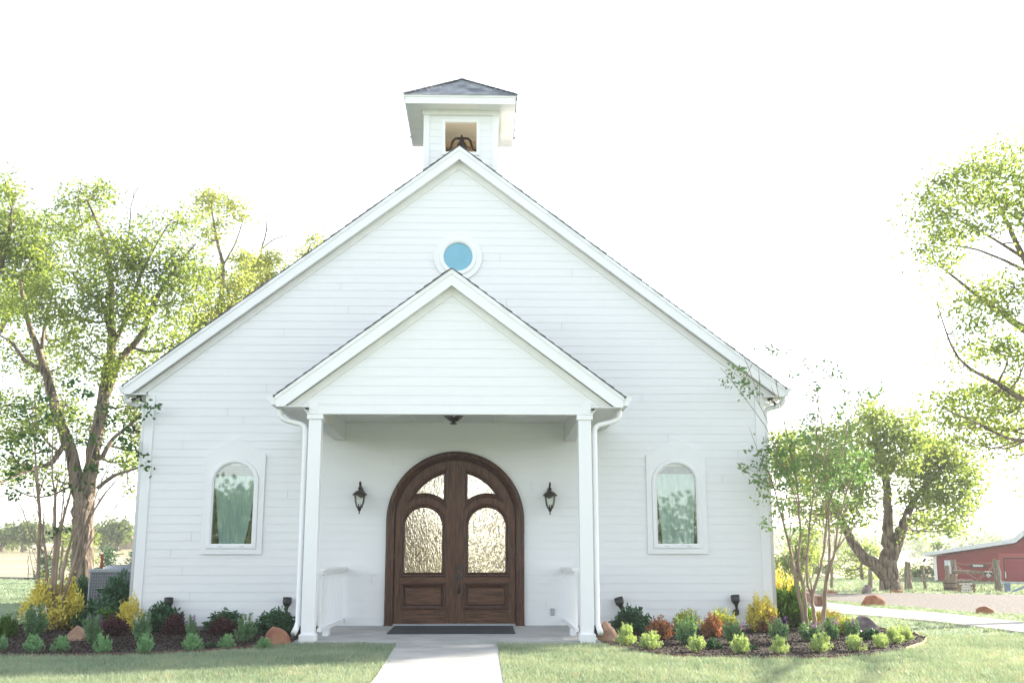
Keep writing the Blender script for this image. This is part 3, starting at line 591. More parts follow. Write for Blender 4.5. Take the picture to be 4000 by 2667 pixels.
# ---------------------------------------------------------------- fixtures on the chapel
def lantern(x, zb, label, s):
    L = empty('wall_lantern', label, 'lantern', (x, -.2, zb), 0, 'porch wall lanterns')
    q = .000415
    Z = lambda y: (1360 - y) * q
    MB().lathe([(.001, Z(1360)), (.009, Z(1350)), (.013, Z(1320)), (.006, Z(1290)), (.012, Z(1260)), (.012, Z(1245)), (.024, Z(1225)), (.03, Z(1160)), (.034, Z(1150)), (.045, Z(1120)), (.058, Z(1100)), (.05, Z(1092)), (.02, Z(1090))], n=18).build('cup', BRONZE, L, True)
    MB().lathe([(.05, Z(1092)), (.066, Z(1000)), (.076, Z(900)), (.078, Z(800)), (.088, Z(690))], n=18).build('glass_shade', LAMPG, L, True)
    mb = MB()
    for a in range(3):
        cx_, cy_ = .022 * math.cos(a * 2.1), .022 * math.sin(a * 2.1); mb.tube([(cx_, cy_, Z(1092)), (cx_, cy_, Z(1010))], .009, 8)
    mb.build('candle_sleeve', BRONZE, L)
    mb = MB()
    for a in range(3): mb.lathe([(.006, Z(1010)), (.012, Z(960)), (.009, Z(900)), (.001, Z(860))], (.022 * math.cos(a * 2.1), .022 * math.sin(a * 2.1), 0), 8)
    mb.build('bulb', BULB, L, True)
    MB().lathe([(.088, Z(690)), (.110, Z(680)), (.112, Z(655)), (.10, Z(630)), (.085, Z(590)), (.065, Z(545)), (.035, Z(515)), (.024, Z(500)), (.022, Z(450)), (.031, Z(430)), (.031, Z(415)), (.018, Z(395)), (.012, Z(370)), (.012, Z(330))], n=20).build('lantern_roof', BRONZE, L, True)
    MB().tube([(0, 0, Z(340)), (0, .0, Z(255)), (0, .02, Z(215)), (0, .06, Z(210)), (0, .10, Z(260)), (0, .12, Z(340)), (0, .15, Z(400)), (0, .185, Z(420))], [.014, .017, .016, .013, .012, .012, .014, .02], 8).build('arm', BRONZE, L, True)
    MB().prism([(-.05, Z(700)), (-.055, Z(640)), (-.05, Z(520)), (-.03, Z(460)), (-.02, Z(370)), (0, Z(345)), (.02, Z(370)), (.03, Z(460)), (.05, Z(520)), (.055, Z(640)), (.05, Z(700)), (0, Z(760))], .17, .186).build('back_plate', BRONZE, L)
lantern(-1.425, 1.802, 'bronze wall lantern mounted left of the arched double door', -1)
lantern(1.445, 1.795, 'bronze wall lantern mounted right of the arched double door', 1)
P_ = empty('ceiling_lantern', 'dark caged bowl light with ball tips hanging under the porch ceiling', 'ceiling light', (.004, -1.25, 3.03))
mb = MB()
for a in range(6):
    t = a * math.pi / 3 + .35; mb.tube([(r * math.cos(t), r * math.sin(t), z) for r, z in ((.03, .045), (.07, .06), (.11, .09), (.14, .125), (.152, .16), (.152, .18))], .009, 6)
    mb.lathe([(.001, -.012), (.011, -.004), (.011, .006), (.001, .014)], (.04 * math.cos(t), .04 * math.sin(t), .008), 8)
mb.build('cage', IRON, P_, True)
MB().lathe([(.001, -.012), (.01, -.006), (.008, .006), (.024, .02), (.03, .05), (.02, .06)], n=12).build('bottom_cup', IRON, P_, True)
MB().lathe([(.02, .055), (.07, .075), (.11, .11), (.13, .15), (.135, .172)], n=20).build('glass_shade', LAMPG, P_, True)
MB().lathe([(.15, .15), (.157, .155), (.157, .172), (.001, .174)], n=20).build('rim', IRON, P_)
for s, lab, ang in ((-1, 'dark twin-head floodlight with clear bulbs under the left eave', 0), (1, 'dark twin-head floodlight with clear bulbs under the right eave', .5)):
    F_ = empty('floodlight', lab, 'floodlight', (CX + s * 4.915, .03, 3.612), ang, 'eave floodlights')
    MB().lathe([(.001, 0), (.05, 0), (.052, -.012), (.03, -.02), (.012, -.024)], n=18).build('mount_plate', BRONZE, F_, True)
    for k, d in ((0, Vector((-.75, -.35, -.45))), (1, Vector((.35, -.6, -.8)))):
        d.normalize(); a = Vector((-.012 + k * .03, 0, -.02)); e = a + d * .05
        h = MB().tube([a, e], .010, 8).lathe([(.018, 0), (.02, .03), (.03, .05), (.03, .065), (.02, .066)], e, 14, d).build('lamp_head', BRONZE, F_, True)
        MB().lathe([(.02, .06), (.034, .075), (.042, .10), (.036, .125), (.001, .138)], e, 14, d).build('bulb', BULB, h, True)
def uplight(x, zt, lab, lean=0):
    U = empty('spotlight', lab, 'spotlight', (x, -.02, zt - .26), 0, 'black spotlights along the chapel wall')
    d = Vector((lean, -.06, 1)).normalized(); o = Vector((0, -.09, .035))
    MB().lathe([(.018, 0), (.02, .05), (.03, .085), (.064, .135), (.066, .15), (.066, .225), (.058, .225), (.058, .16), (.001, .15)], o, 22, d).build('shade', BLACK, U, True)
    MB().lathe([(.001, -.03), (.028, -.02), (.036, 0), (.028, .02), (.001, .03)], (0, -.085, .03), 14).build('swivel_ball', BLACK, U, True)
    MB().lathe([(.05, 0), (.05, .02), (.04, .035), (.001, .04)], (0, 0, .0), 18, (0, -1, 0)).tube([(0, -.03, 0), (0, -.085, .025)], .016, 8).build('wall_mount', BLACK, U, True)
uplight(-4.205, .585, 'black upward spotlight on the wall below and left of the left arched window')
uplight(-2.47, .585, 'black upward spotlight on the wall beside the left porch column', .05)
uplight(2.52, .587, 'black spotlight tilted left, on the wall beside the right porch column', -.28)
uplight(4.24, .615, 'black upward spotlight on the wall below and right of the right arched window', -.12)
mb = MB(); mb.prism([(-1.48, .149), (-.22, .171), (-.22, .182), (-1.48, .160)], -.86, .88, ax='x')
m_ = tag(mb.build('doormat', RUBBER, bevel=.004), 'long dark rubber doormat lying before the double door', 'doormat')

# ---------------------------------------------------------------- vegetation
LF_MAIN = leafmat('leaves_backlit', (.09, .14, .04), (.32, .35, .12), (1.5, 1.6, .95), .68, .5)
LF_GOLD = leafmat('leaves_gold', (.16, .22, .06), (.36, .38, .14), (1.6, 1.5, 1.0), .68, .7)  # golden sunlight put into the leaf colour
LF_FAR = leafmat('leaves_far', (.08, .12, .06), (.19, .23, .11), (1.3, 1.4, .7), .45, .25)
LF_DK = leafmat('leaves_myrtle', (.035, .085, .03), (.08, .15, .05), (1.3, 1.6, .6), .4, 2)
LF_MYR = leafmat('leaves_myrtle_sunny', (.075, .15, .065), (.20, .29, .12), (1.4, 1.5, .9), .45, 2)  # paler than the left myrtle, sunlight put into the colour
SH_YEL = leafmat('shrub_yellow', (.50, .45, .07), (.85, .76, .22), (1.2, 1.1, .5), .3, 5)
SH_LIM = leafmat('shrub_lime', (.24, .32, .06), (.60, .60, .16), (1.3, 1.2, .5), .35, 5)
SH_DKG = leafmat('shrub_dark', (.028, .08, .042), (.065, .16, .075), (1.2, 1.5, .6), .2, 5, .35)
SH_BRI = leafmat('shrub_bright', (.045, .11, .025), (.12, .22, .04), (1.4, 1.5, .5), .35, 5, .4)
SH_PUR = leafmat('shrub_purple', (.035, .012, .018), (.11, .035, .045), (1.5, .8, .8), .3, 6)
SH_RED = leafmat('shrub_red', (.14, .06, .04), (.46, .28, .15), (1.5, .9, .5), .4, 6)
SH_SAN = leafmat('shrub_santolina', (.08, .22, .10), (.34, .55, .30), (1.3, 1.3, .6), .3, 8)
SH_SAL = leafmat('shrub_salvia', (.08, .17, .09), (.22, .36, .19), (1.3, 1.3, .6), .3, 8)
SH_SAN_LIT = leafmat('shrub_santolina_lit', (.22, .34, .12), (.58, .66, .34), (1.3, 1.3, .7), .35, 8)  # sunlit copy of the santolina green, light put into the colour
PET_V = leafmat('petal_violet', (.22, .05, .30), (.40, .14, .50), (1, 1, 1), .3)
PET_W = leafmat('petal_white', (.65, .65, .62), (.8, .8, .78), (1, 1, 1), .3)
GRASSM = leafmat('grass_blades', (.14, .23, .155), (.40, .46, .345), (1.25, 1.2, .8), .35, .9)
GRASSD = leafmat('grass_blades_dry', (.32, .32, .24), (.55, .50, .38), (1.3, 1.2, .7), .3, .9)

def spline(P, k=5, wob=0.):
    P = [np.array(p, float) for p in P]; out = []
    for i in range(len(P) - 1):
        p0, p1, p2, p3 = P[max(i - 1, 0)], P[i], P[i + 1], P[min(i + 2, len(P) - 1)]
        for j in range(k):
            t = j / k; q = .5 * ((2 * p1) + (-p0 + p2) * t + (2 * p0 - 5 * p1 + 4 * p2 - p3) * t * t + (-p0 + 3 * p1 - 3 * p2 + p3) * t ** 3)
            if wob: q[:3] += rng.normal(size=3) * wob * max(q[3], .02)
            q[3] = max(q[3], .003); out.append(q)
    out.append(P[-1]); return out
def add_limb(mb, P, n=8): mb.tube([p[:3] for p in P], [p[3] for p in P], n, jit=.07)
def tree(label, cat, group, base, limbs, blobs, leafm, barkm, L=.1, W=.045, name='tree', dens=1., twigs=6, tw_r=.012, sub=34, subr=.24, droop=-.25, wob=.09, spread=1., bare=()):
    """limbs: lists of (x,y,z,r); blobs: (x,y,z,rx,ry,rz). all in world space; the empty stands at base"""
    base = np.array(base, float); T = empty(name, label, cat, base, 0, group); mb = MB(); S = []
    for l in limbs:
        q = spline([(*(np.array(p[:3]) - base), p[3]) for p in l], 5, wob); add_limb(mb, q, 10 if q[0][3] > .12 else 6); S += q
    S = np.array(S); V = []
    for bx in blobs:
        c = np.array(bx[:3]) - base; r = np.array(bx[3:6])
        dv = S[:, :3] - c; dist = np.linalg.norm(dv, axis=1) + np.maximum(0, dv[:, 2]) * 1.5; k = int(np.argmin(dist)); a = S[k]
        r0 = min(a[3] * .6, .02 + .035 * max(r)); mid = (a[:3] + c) / 2 + np.array([0, 0, -.12 * dist[k]]) + rng.normal(size=3) * .05 * dist[k]
        if dist[k] > .15:
            add_limb(mb, spline([(*a[:3], r0), (*mid, r0 * .75), (*c, r0 * .45)], 4, .15), 5)
        vol = r[0] * r[2]; ns = max(3, int(vol * 45 * dens))
        for _ in range(ns):
            u = rng.normal(size=3); u /= np.linalg.norm(u); rad = (.25 + .75 * rng.random() ** .45) * spread; sc = c + u * r * rad
            if rng.random() < .3 * min(1, twigs / 6):
                add_limb(mb, [(*c, r0 * .4), (*((c + sc) / 2 + rng.normal(size=3) * .08 * max(r)), tw_r * .9), (*sc, tw_r * .5)], 3)
            m = int(sub * (.5 + rng.random())); sr = subr * (.6 + .8 * rng.random())
            Q = sc + rng.normal(size=(m, 3)) * np.array([sr, sr, sr * .6])
            V.append(leafq(Q, L * (.7 + .6 * rng.random(m)), W * (.8 + .4 * rng.random(m)), zb=droop, zs=.7))
    for l in bare:                 # leafless dead twigs
        q = spline([(*(np.array(p[:3]) - base), p[3]) for p in l], 4, .3); add_limb(mb, q, 4)
        for i in range(3, len(q), 1):
            p = q[i][:3]; d = rng.normal(size=3) * np.array([1, .6, .4]) + np.array([0, 0, .9]); d /= np.linalg.norm(d); ln = .25 + .5 * rng.random()
            add_limb(mb, [(*p, .010), (*(p + d * ln * .5 + rng.normal(size=3) * .04), .008), (*(p + d * ln), .004)], 3)
    mb.build('trunk', barkm, T, True)
    if V: link('crown', fmesh(np.concatenate(V), 4), leafm, T)
    return T
def pxl(pts, D, base_r=None): # [(px,py,r[,dD])] -> world limb
    return [(*PD(p[0], p[1], D + (p[3] if len(p) > 3 else 0)), p[2]) for p in pts]
def pxb(bl, D, dd=1.2):
    out = []
    for b in bl:
        d = D + (b[4] if len(b) > 4 else rng.uniform(-dd, dd)); p = PD(b[0], b[1], d); k = d / FPX
        out.append((*p, b[2] * k, min(b[2], b[3]) * k * .9, b[3] * k))
    return out
G_FAR = 'trees standing in the far pasture'
# --- big forked tree on the left
D1 = 30
tree('tall forked shade tree with rough bark directly left of the chapel behind the condenser', 'tree', None, PD(186, 1356, D1),
     [pxl([(186, 1360, 0.352), (187, 1330, 0.299), (190, 1250, 0.273), (190, 1180, 0.290), (192, 1150, 0.264)], D1),
      pxl([(190, 1165, 0.211), (178, 1120, 0.194), (168, 1060, 0.176), (150, 1000, 0.158), (132, 950, 0.141), (115, 890, 0.123), (100, 840, 0.114), (82, 790, 0.088), (60, 720, 0.070), (45, 640, 0.044)], D1, ),
      pxl([(192, 1170, 0.229), (205, 1100, 0.202), (217, 1020, 0.185), (233, 940, 0.167), (247, 860, 0.150), (258, 780, 0.123), (253, 720, 0.097), (256, 657, 0.079), (242, 560, 0.053), (200, 460, 0.026)], D1),
      pxl([(240, 920, 0.114), (262, 860, 0.106), (285, 815, 0.097), (327, 765, 0.088), (352, 700, 0.070), (400, 620, 0.044), (450, 560, 0.026)], D1),
      pxl([(252, 760, 0.088), (236, 700, 0.070), (200, 670, 0.053), (165, 625, 0.035)], D1),
      pxl([(258, 790, 0.088), (290, 730, 0.070), (320, 640, 0.053), (348, 582, 0.035), (392, 505, 0.018)], D1),
      pxl([(153, 1010, 0.079, 0), (120, 1060, 0.070, -.5), (80, 1075, 0.053, -1), (40, 1090, 0.040, -1.5), (-10, 1112, 0.026, -2)], D1),
      pxl([(190, 1110, 0.088), (215, 1060, 0.079), (235, 1046, 0.070), (262, 1005, 0.053), (300, 975, 0.044), (335, 940, 0.026)], D1),
      pxl([(225, 1120, 0.062, -.3), (262, 1092, 0.053, -.6), (300, 1080, 0.035, -.9), (340, 1066, 0.018, -1.2)], D1),
      pxl([(100, 850, 0.079), (60, 830, 0.062), (30, 790, 0.044), (0, 770, 0.026)], D1), pxl([(95, 800, 0.062), (105, 740, 0.044), (120, 680, 0.026)], D1)],
     pxb([(160, 468, 35, 28), (215, 455, 45, 30), (232, 430, 14, 16), (150, 520, 45, 30), (205, 540, 55, 50), (255, 590, 60, 50), (310, 560, 50, 40), (385, 515, 38, 25), (440, 500, 30, 20), (350, 620, 65, 50), (425, 590, 45, 45),
          (240, 680, 70, 50), (165, 720, 60, 45), (305, 720, 60, 45), (385, 700, 60, 50), (450, 660, 30, 50), (90, 700, 60, 50), (45, 810, 50, 40), (120, 850, 45, 35), (195, 800, 50, 40), (320, 820, 50, 40),
          (400, 790, 45, 40), (20, 930, 45, 40), (85, 980, 50, 40), (150, 930, 45, 40), (210, 980, 35, 30), (295, 930, 40, 40), (60, 1060, 50, 30), (125, 1095, 35, 22), (5, 1110, 20, 22), (285, 1060, 35, 20), (325, 1030, 30, 35), (318, 980, 22, 30), (330, 880, 30, 25), (20, 1010, 40, 30), (250, 860, 40, 30), (300, 1120, 25, 12),(0, 690, 50, 40), (180, 620, 50, 40), (130, 780, 40, 30)], D1),
     LF_MAIN, BARK, L=.13, W=.06, dens=1.9, spread=1.2,
     bare=[pxl([(290, 570, .03), (298, 520, .02), (300, 480, .015), (310, 440, .01)], D1), pxl([(190, 520, .02), (180, 470, .012), (185, 430, .008)], D1)])
D0 = 33
tree('tall leafy tree at the far left edge, its crown cut by the frame', 'tree', None, PD(-95, 1350, D0),
     [pxl([(-95, 1355, .36), (-90, 1200, .3), (-70, 1000, .25), (-40, 800, .18), (-10, 650, .12), (20, 540, .07), (30, 450, .03)], D0), pxl([(-45, 830, .12), (10, 740, .09), (45, 650, .06), (75, 590, .03)], D0)],
     pxb([(10, 410, 18, 18), (20, 450, 30, 25), (30, 500, 45, 35), (85, 520, 32, 28), (105, 570, 30, 30), (50, 570, 55, 40), (0, 600, 50, 45), (100, 620, 40, 35), (60, 650, 60, 35), (10, 700, 50, 35), (-40, 520, 50, 60), (-60, 650, 60, 60), (-80, 800, 70, 60)], D0),
     LF_MAIN, BARK, L=.14, W=.065, dens=2.2)
D2 = 37
tree('thin golden-lit tree rising behind the left roof slope', 'tree', None, PD(494, 1345, D2),
     [pxl([(494, 1350, 0.182), (493, 1100, 0.163), (490, 900, 0.143), (496, 780, 0.117), (508, 690, 0.098), (512, 620, 0.078), (503, 570, 0.058), (492, 520, 0.039), (486, 470, 0.019)], D2),
      pxl([(498, 760, 0.078), (530, 700, 0.058), (560, 680, 0.039), (620, 640, 0.026)], D2), pxl([(512, 610, 0.039), (540, 560, 0.026), (560, 500, 0.013)], D2), pxl([(494, 850, 0.078), (460, 760, 0.052), (440, 690, 0.026)], D2)],
     pxb([(490, 452, 32, 15), (470, 480, 20, 18), (530, 470, 28, 16), (560, 500, 16, 14), (500, 520, 20, 18), (478, 545, 18, 22), (560, 590, 25, 20), (480, 640, 25, 30), (520, 700, 45, 30), (470, 740, 45, 40), (550, 650, 35, 28), (440, 800, 40, 35), (500, 790, 40, 30), (420, 860, 35, 25)], D2, .8),
     LF_GOLD, BARK, L=.14, W=.065, dens=3.2, sub=26)
tree('spreading golden-green tree low behind the left roof slope with dead upper twigs', 'tree', None, PD(610, 1345, D2 + 3),
     [pxl([(610, 1350, 0.195), (608, 1100, 0.169), (600, 850, 0.130), (590, 740, 0.098), (600, 680, 0.065), (610, 640, 0.039)], D2 + 3), pxl([(595, 760, 0.078), (640, 690, 0.052), (680, 640, 0.033), (715, 560, 0.019)], D2 + 3)],
     pxb([(590, 610, 35, 20), (620, 590, 30, 18), (570, 640, 35, 30), (630, 640, 35, 30), (600, 690, 45, 35), (550, 720, 30, 35), (722, 545, 14, 15), (728, 572, 14, 14), (700, 585, 22, 16), (670, 620, 22, 18), (560, 780, 40, 30)], D2 + 3, .8),
     LF_GOLD, BARK, L=.14, W=.065, dens=3.2, sub=26,
     bare=[pxl([(598, 610, .05), (602, 570, .035), (612, 530, .025), (612, 490, .012)], D2 + 3), pxl([(604, 570, .03), (630, 550, .02), (665, 540, .01)], D2 + 3)])
# --- big tree at the right edge
D5 = 21
tree('large airy shade tree reaching in from the right edge above the red barn', 'tree', None, PZ(2560, 1425, .05),
     [[(*PZ(2560, 1425, .05), .38), (*PD(2555, 1250, 19.5), 0.198), (*PD(2530, 1050, 20), 0.174), (*PD(2480, 900, 20.4), 0.136), (*PD(2400, 800, 20.7), 0.105), (*PD(2330, 740, 21), 0.074), (*PD(2260, 690, 21), 0.050), (*PD(2170, 620, 21), 0.019)],
      [(*PD(2535, 1080, 20), 0.136), (*PD(2470, 850, 21), 0.118), (*PD(2400, 660, 21.4), 0.093), (*PD(2352, 592, 21.5), 0.068), (*PD(2318, 520, 21.5), 0.050), (*PD(2280, 440, 21.5), 0.025), (*PD(2260, 380, 21.5), 0.012)],
      [(*PD(2352, 592, 21.5), 0.043), (*PD(2300, 560, 21.2), 0.031), (*PD(2250, 530, 21), 0.022), (*PD(2190, 500, 21), 0.012)],
      [(*PD(2352, 620, 21.5), 0.037), (*PD(2300, 595, 21.6), 0.028), (*PD(2230, 570, 21.6), 0.019), (*PD(2150, 560, 21.6), 0.012)],
      [(*PD(2520, 1060, 20), 0.112), (*PD(2440, 980, 20), 0.081), (*PD(2352, 920, 20), 0.062), (*PD(2290, 880, 20), 0.043), (*PD(2200, 820, 20), 0.025), (*PD(2150, 690, 20), 0.009)],
      [(*PD(2400, 1000, 20), 0.043), (*PD(2330, 1010, 19.6), 0.031), (*PD(2240, 970, 19.4), 0.019), (*PD(2150, 930, 19.2), 0.007)]],
     pxb([(2262, 345, 14, 10), (2315, 345, 16, 14), (2345, 350, 20, 18), (2210, 385, 22, 14), (2250, 390, 30, 22), (2300, 390, 30, 25), (2345, 420, 28, 30), (2160, 420, 25, 18), (2200, 430, 35, 22), (2255, 450, 35, 25), (2310, 470, 32, 25), (2130, 460, 22, 20), (2175, 480, 35, 20),
          (2120, 510, 15, 15), (2150, 530, 30, 22), (2200, 535, 30, 20), (2250, 520, 25, 18), (2350, 500, 25, 25), (2125, 575, 20, 18), (2155, 600, 22, 18), (2190, 590, 20, 14), (2330, 660, 30, 22), (2270, 670, 30, 20), (2230, 690, 25, 22), (2320, 720, 35, 22), (2240, 740, 28, 18),
          (2190, 690, 18, 14), (2220, 790, 20, 14), (2260, 800, 28, 18), (2320, 800, 30, 25), (2355, 830, 20, 30), (2200, 830, 10, 10), (2160, 920, 22, 14), (2205, 925, 25, 20), (2250, 900, 25, 20), (2300, 890, 30, 25), (2345, 920, 25, 30), (2130, 955, 15, 12), (2180, 965, 30, 20), (2240, 970, 30, 22), (2300, 980, 30, 25), (2345, 1000, 25, 25),
          (2210, 1010, 25, 18), (2270, 1030, 25, 15), (2320, 1040, 15, 10), (2350, 1110, 8, 25), (2290, 940, 30, 25), (2430, 480, 60, 70), (2450, 650, 60, 60), (2560, 480, 70, 80), (2650, 560, 70, 80)], 20.5, .9) + [(14.6, -1.2, 6.2, 1.0, .7, .35), (17, -.2, 7.3, 1.1, .7, .35), (19, .6, 8.0, 1.0, .6, .35)],  # last clumps are unseen past the frame, added to shade the lawn
     LF_MAIN, BARK, L=.10, W=.05, dens=5.6, sub=34, subr=.24)
# --- oak by the drive
D6 = 37
tree('thick leaning oak with forked trunk beside the gravel drive', 'tree', None, PD(2046, 1357, D6),
     [pxl([(2046, 1362, 0.430), (2044, 1335, 0.344), (2040, 1300, 0.310), (2050, 1262, 0.292), (2052, 1250, 0.258)], D6), pxl([(2047, 1275, 0.224), (2038, 1235, 0.189), (2041, 1180, 0.163), (2038, 1130, 0.146), (2030, 1080, 0.112), (2010, 1020, 0.069), (2000, 970, 0.034)], D6),
      pxl([(2050, 1270, 0.232), (2064, 1235, 0.198), (2080, 1195, 0.163), (2098, 1150, 0.120), (2130, 1110, 0.086), (2170, 1070, 0.043)], D6), pxl([(2036, 1320, 0.241), (2010, 1298, 0.215), (1982, 1278, 0.189), (1958, 1245, 0.163), (1938, 1205, 0.138), (1915, 1160, 0.103), (1890, 1110, 0.069), (1850, 1060, 0.034)], D6),
      pxl([(2085, 1185, 0.069), (2100, 1140, 0.060), (2140, 1128, 0.043), (2190, 1120, 0.026)], D6)],
     pxb([(1990, 960, 30, 20), (2030, 965, 35, 25), (1965, 1000, 40, 30), (2020, 1005, 40, 30), (2080, 1010, 45, 35), (2130, 1030, 40, 35), (2180, 1040, 35, 30), (2215, 1075, 28, 28), (2215, 1120, 25, 28), (2160, 1090, 45, 30), (2110, 1080, 40, 30), (2180, 1150, 38, 28), (2210, 1185, 22, 20), (2130, 1150, 35, 22), (2150, 1195, 35, 18), (2105, 1190, 22, 18),
          (2060, 1060, 45, 28), (2000, 1060, 45, 30), (1940, 1050, 40, 30), (1890, 1050, 40, 30), (1835, 1050, 40, 35), (1795, 1060, 30, 40), (1960, 1100, 40, 25), (1900, 1110, 40, 30), (1840, 1110, 35, 30), (1965, 1150, 25, 22), (1925, 1160, 30, 22), (1990, 1180, 16, 14), (1890, 1170, 25, 20), (1800, 1010, 30, 20), (2085, 1130, 28, 18), (1985, 1130, 25, 18), (2095, 970, 22, 18), (2235, 1100, 20, 25), (2225, 1150, 20, 22), (2195, 1215, 26, 12), (2120, 1215, 26, 10), (1950, 1195, 22, 14), (1880, 1195, 26, 18), (1820, 1170, 26, 22), (1985, 935, 22, 12), (1915, 1000, 26, 18), (1860, 1000, 26, 16)], D6, 2.2),
     LF_MAIN, BARK, L=.16, W=.08, dens=1.7, sub=40, subr=.32)
# --- low background bushes and trees on the right
def bushy(label, px, py, w_, h_, D, m, cat='tree', grp=None, name='tree', L=.2, dens=.6):
    zt = PD(px, py - h_, D); zb = np.array([zt[0], zt[1], terr(zt[0], zt[1])]); k = D / FPX; H = zt[2] - zb[2]
    bl = []; n = 9
    for i in range(n):
        a = rng.uniform(-1, 1); hh = rng.uniform(-.9, .9); s_ = math.sqrt(max(.05, 1 - hh * hh)); bl.append((zt[0] + a * w_ * k * .75 * s_, zt[1] + rng.uniform(-1, 1) * w_ * k * .5, zt[2] - h_ * k * (.8 - .75 * hh) - .1, w_ * k * .45, w_ * k * .4, h_ * k * .38))
    tree(label, cat, grp, zb, [[(*zb, .12), (zb[0], zb[1], zb[2] + H * .4, .09), (zb[0], zb[1], zb[2] + H * .75, .05)]], bl, m, BARK, L=L, W=L * .45, name=name, dens=dens, sub=26, subr=.3 * w_ * k * .35 + .1, twigs=2)
bushy('bushy green tree just right of the chapel corner, behind the myrtle', 1825, 1285, 60, 70, 46, LF_MAIN, L=.16, dens=1.2)
bushy('pale sunlit bush between the two wooden posts left of the oak', 1975, 1300, 55, 55, 55, LF_MAIN, L=.18)
bushy('hazy green tree behind the two leaning posts', 2110, 1325, 45, 45, 62, LF_FAR, L=.2)
bushy('hazy pale green tree against the left end of the barn', 2150, 1300, 30, 55, 66, LF_FAR, L=.2)
bushy('small pale bush behind the myrtle stems', 1895, 1305, 35, 40, 60, LF_FAR, L=.18)
# --- crape myrtles
def myrtle(label, base, stems, blobs, leafm, seedn, L=.07, W=.035, dens=2.2):
    Dm = base[1] + 16.4
    limbs = [pxl([(p[0], p[1], p[2]) + ((p[3],) if len(p) > 3 else ()) for p in s], Dm) for s in stems]
    # thin upright side shoots from every stem
    extra = []
    for l in limbs:
        for p in l[2:-1]:
            for _ in range(2):
                a = np.array(p[:3]); d = np.array([rng.normal() * .28, rng.normal() * .28, 1.]); d /= np.linalg.norm(d); ln = rng.uniform(.4, 1.0)
                extra.append([(*a, min(p[3] * .5, .008)), (*(a + d * ln * .5 + rng.normal(size=3) * .03), .005), (*(a + d * ln + np.array([d[0] * .2, 0, .05])), .003)])
    return tree(label, 'tree', 'crape myrtles in the beds', base, limbs + extra, pxb(blobs, Dm, .5), leafm, BARKL, L=L, W=W, name='crape_myrtle', dens=dens, sub=11, subr=.07, droop=.05, tw_r=.004, wob=.12, spread=1.1)
bR = PZ(1862, 1450, .1)
myrtle('multi-stemmed crape myrtle in the right bed at the chapel corner', bR,
       [[(1852, 1452, .034), (1842, 1400, .03), (1835, 1370, .028), (1826, 1320, .025), (1812, 1250, .02), (1795, 1185, .016), (1780, 1130, .012), (1765, 1080, .008)],
        [(1856, 1452, .032), (1850, 1400, .028), (1846, 1350, .025), (1834, 1295, .022), (1838, 1210, .016), (1828, 1100, .012), (1806, 990, .008), (1785, 890, .006), (1775, 810, .004)],
        [(1872, 1450, .034), (1870, 1410, .03), (1866, 1370, .026), (1880, 1320, .02), (1893, 1260, .017), (1900, 1180, .014), (1925, 1080, .01), (1945, 1000, .007), (1960, 930, .004)],
        [(1866, 1372, .02), (1853, 1325, .018), (1858, 1220, .015), (1870, 1120, .012), (1876, 1000, .008), (1880, 880, .004)],
        [(1886, 1450, .036), (1893, 1400, .033), (1896, 1350, .03), (1903, 1310, .026), (1917, 1268, .02), (1926, 1200, .016), (1945, 1130, .012), (1965, 1080, .007)],
        [(1899, 1330, .02), (1905, 1280, .018), (1904, 1200, .014), (1900, 1100, .012), (1888, 980, .008), (1872, 900, .005), (1855, 825, .003)],
        [(1917, 1268, .013), (1950, 1222, .010), (1986, 1176, .006)], [(1800, 1200, .01), (1775, 1010, .007), (1745, 930, .005), (1690, 845, .003)], [(1830, 1150, .009), (1770, 1000, .006), (1700, 900, .004), (1680, 870, .003)]],
       [(1785, 1030, 35, 25), (1830, 1010, 35, 22), (1880, 1010, 35, 25), (1930, 1025, 35, 28), (1970, 1060, 28, 30), (1800, 1070, 35, 25), (1850, 1070, 40, 25), (1905, 1080, 40, 25), (1945, 1100, 28, 22), (1750, 1060, 22, 22), (1738, 1095, 18, 18), (1765, 1110, 22, 22), (1755, 1140, 16, 14), (1820, 1115, 30, 18), (1880, 1125, 30, 16), (1790, 1170, 24, 16), (1845, 1165, 24, 14), (1915, 1160, 26, 14), (1965, 1150, 22, 14), (1770, 1215, 14, 12), (1825, 1215, 14, 10), (1940, 1200, 14, 10), (1760, 1000, 24, 14), (1860, 985, 26, 10), (1940, 985, 24, 14),
        (1990, 1100, 20, 18), (1775, 812, 8, 14), (1852, 835, 12, 14), (1835, 860, 9, 12), (1875, 885, 14, 12), (1900, 835, 16, 10), (1920, 860, 10, 10), (1865, 915, 8, 14), (1940, 915, 18, 14), (1925, 950, 10, 14), (1985, 905, 10, 6), (1690, 850, 8, 10), (1705, 885, 10, 10), (1725, 905, 8, 8), (1682, 875, 6, 8), (1870, 960, 14, 10), (2010, 905, 8, 4), (1735, 1030, 16, 12), (1715, 1075, 8, 10)], LF_MYR, 1, dens=10)
bL = PZ(118, 1447, .1)
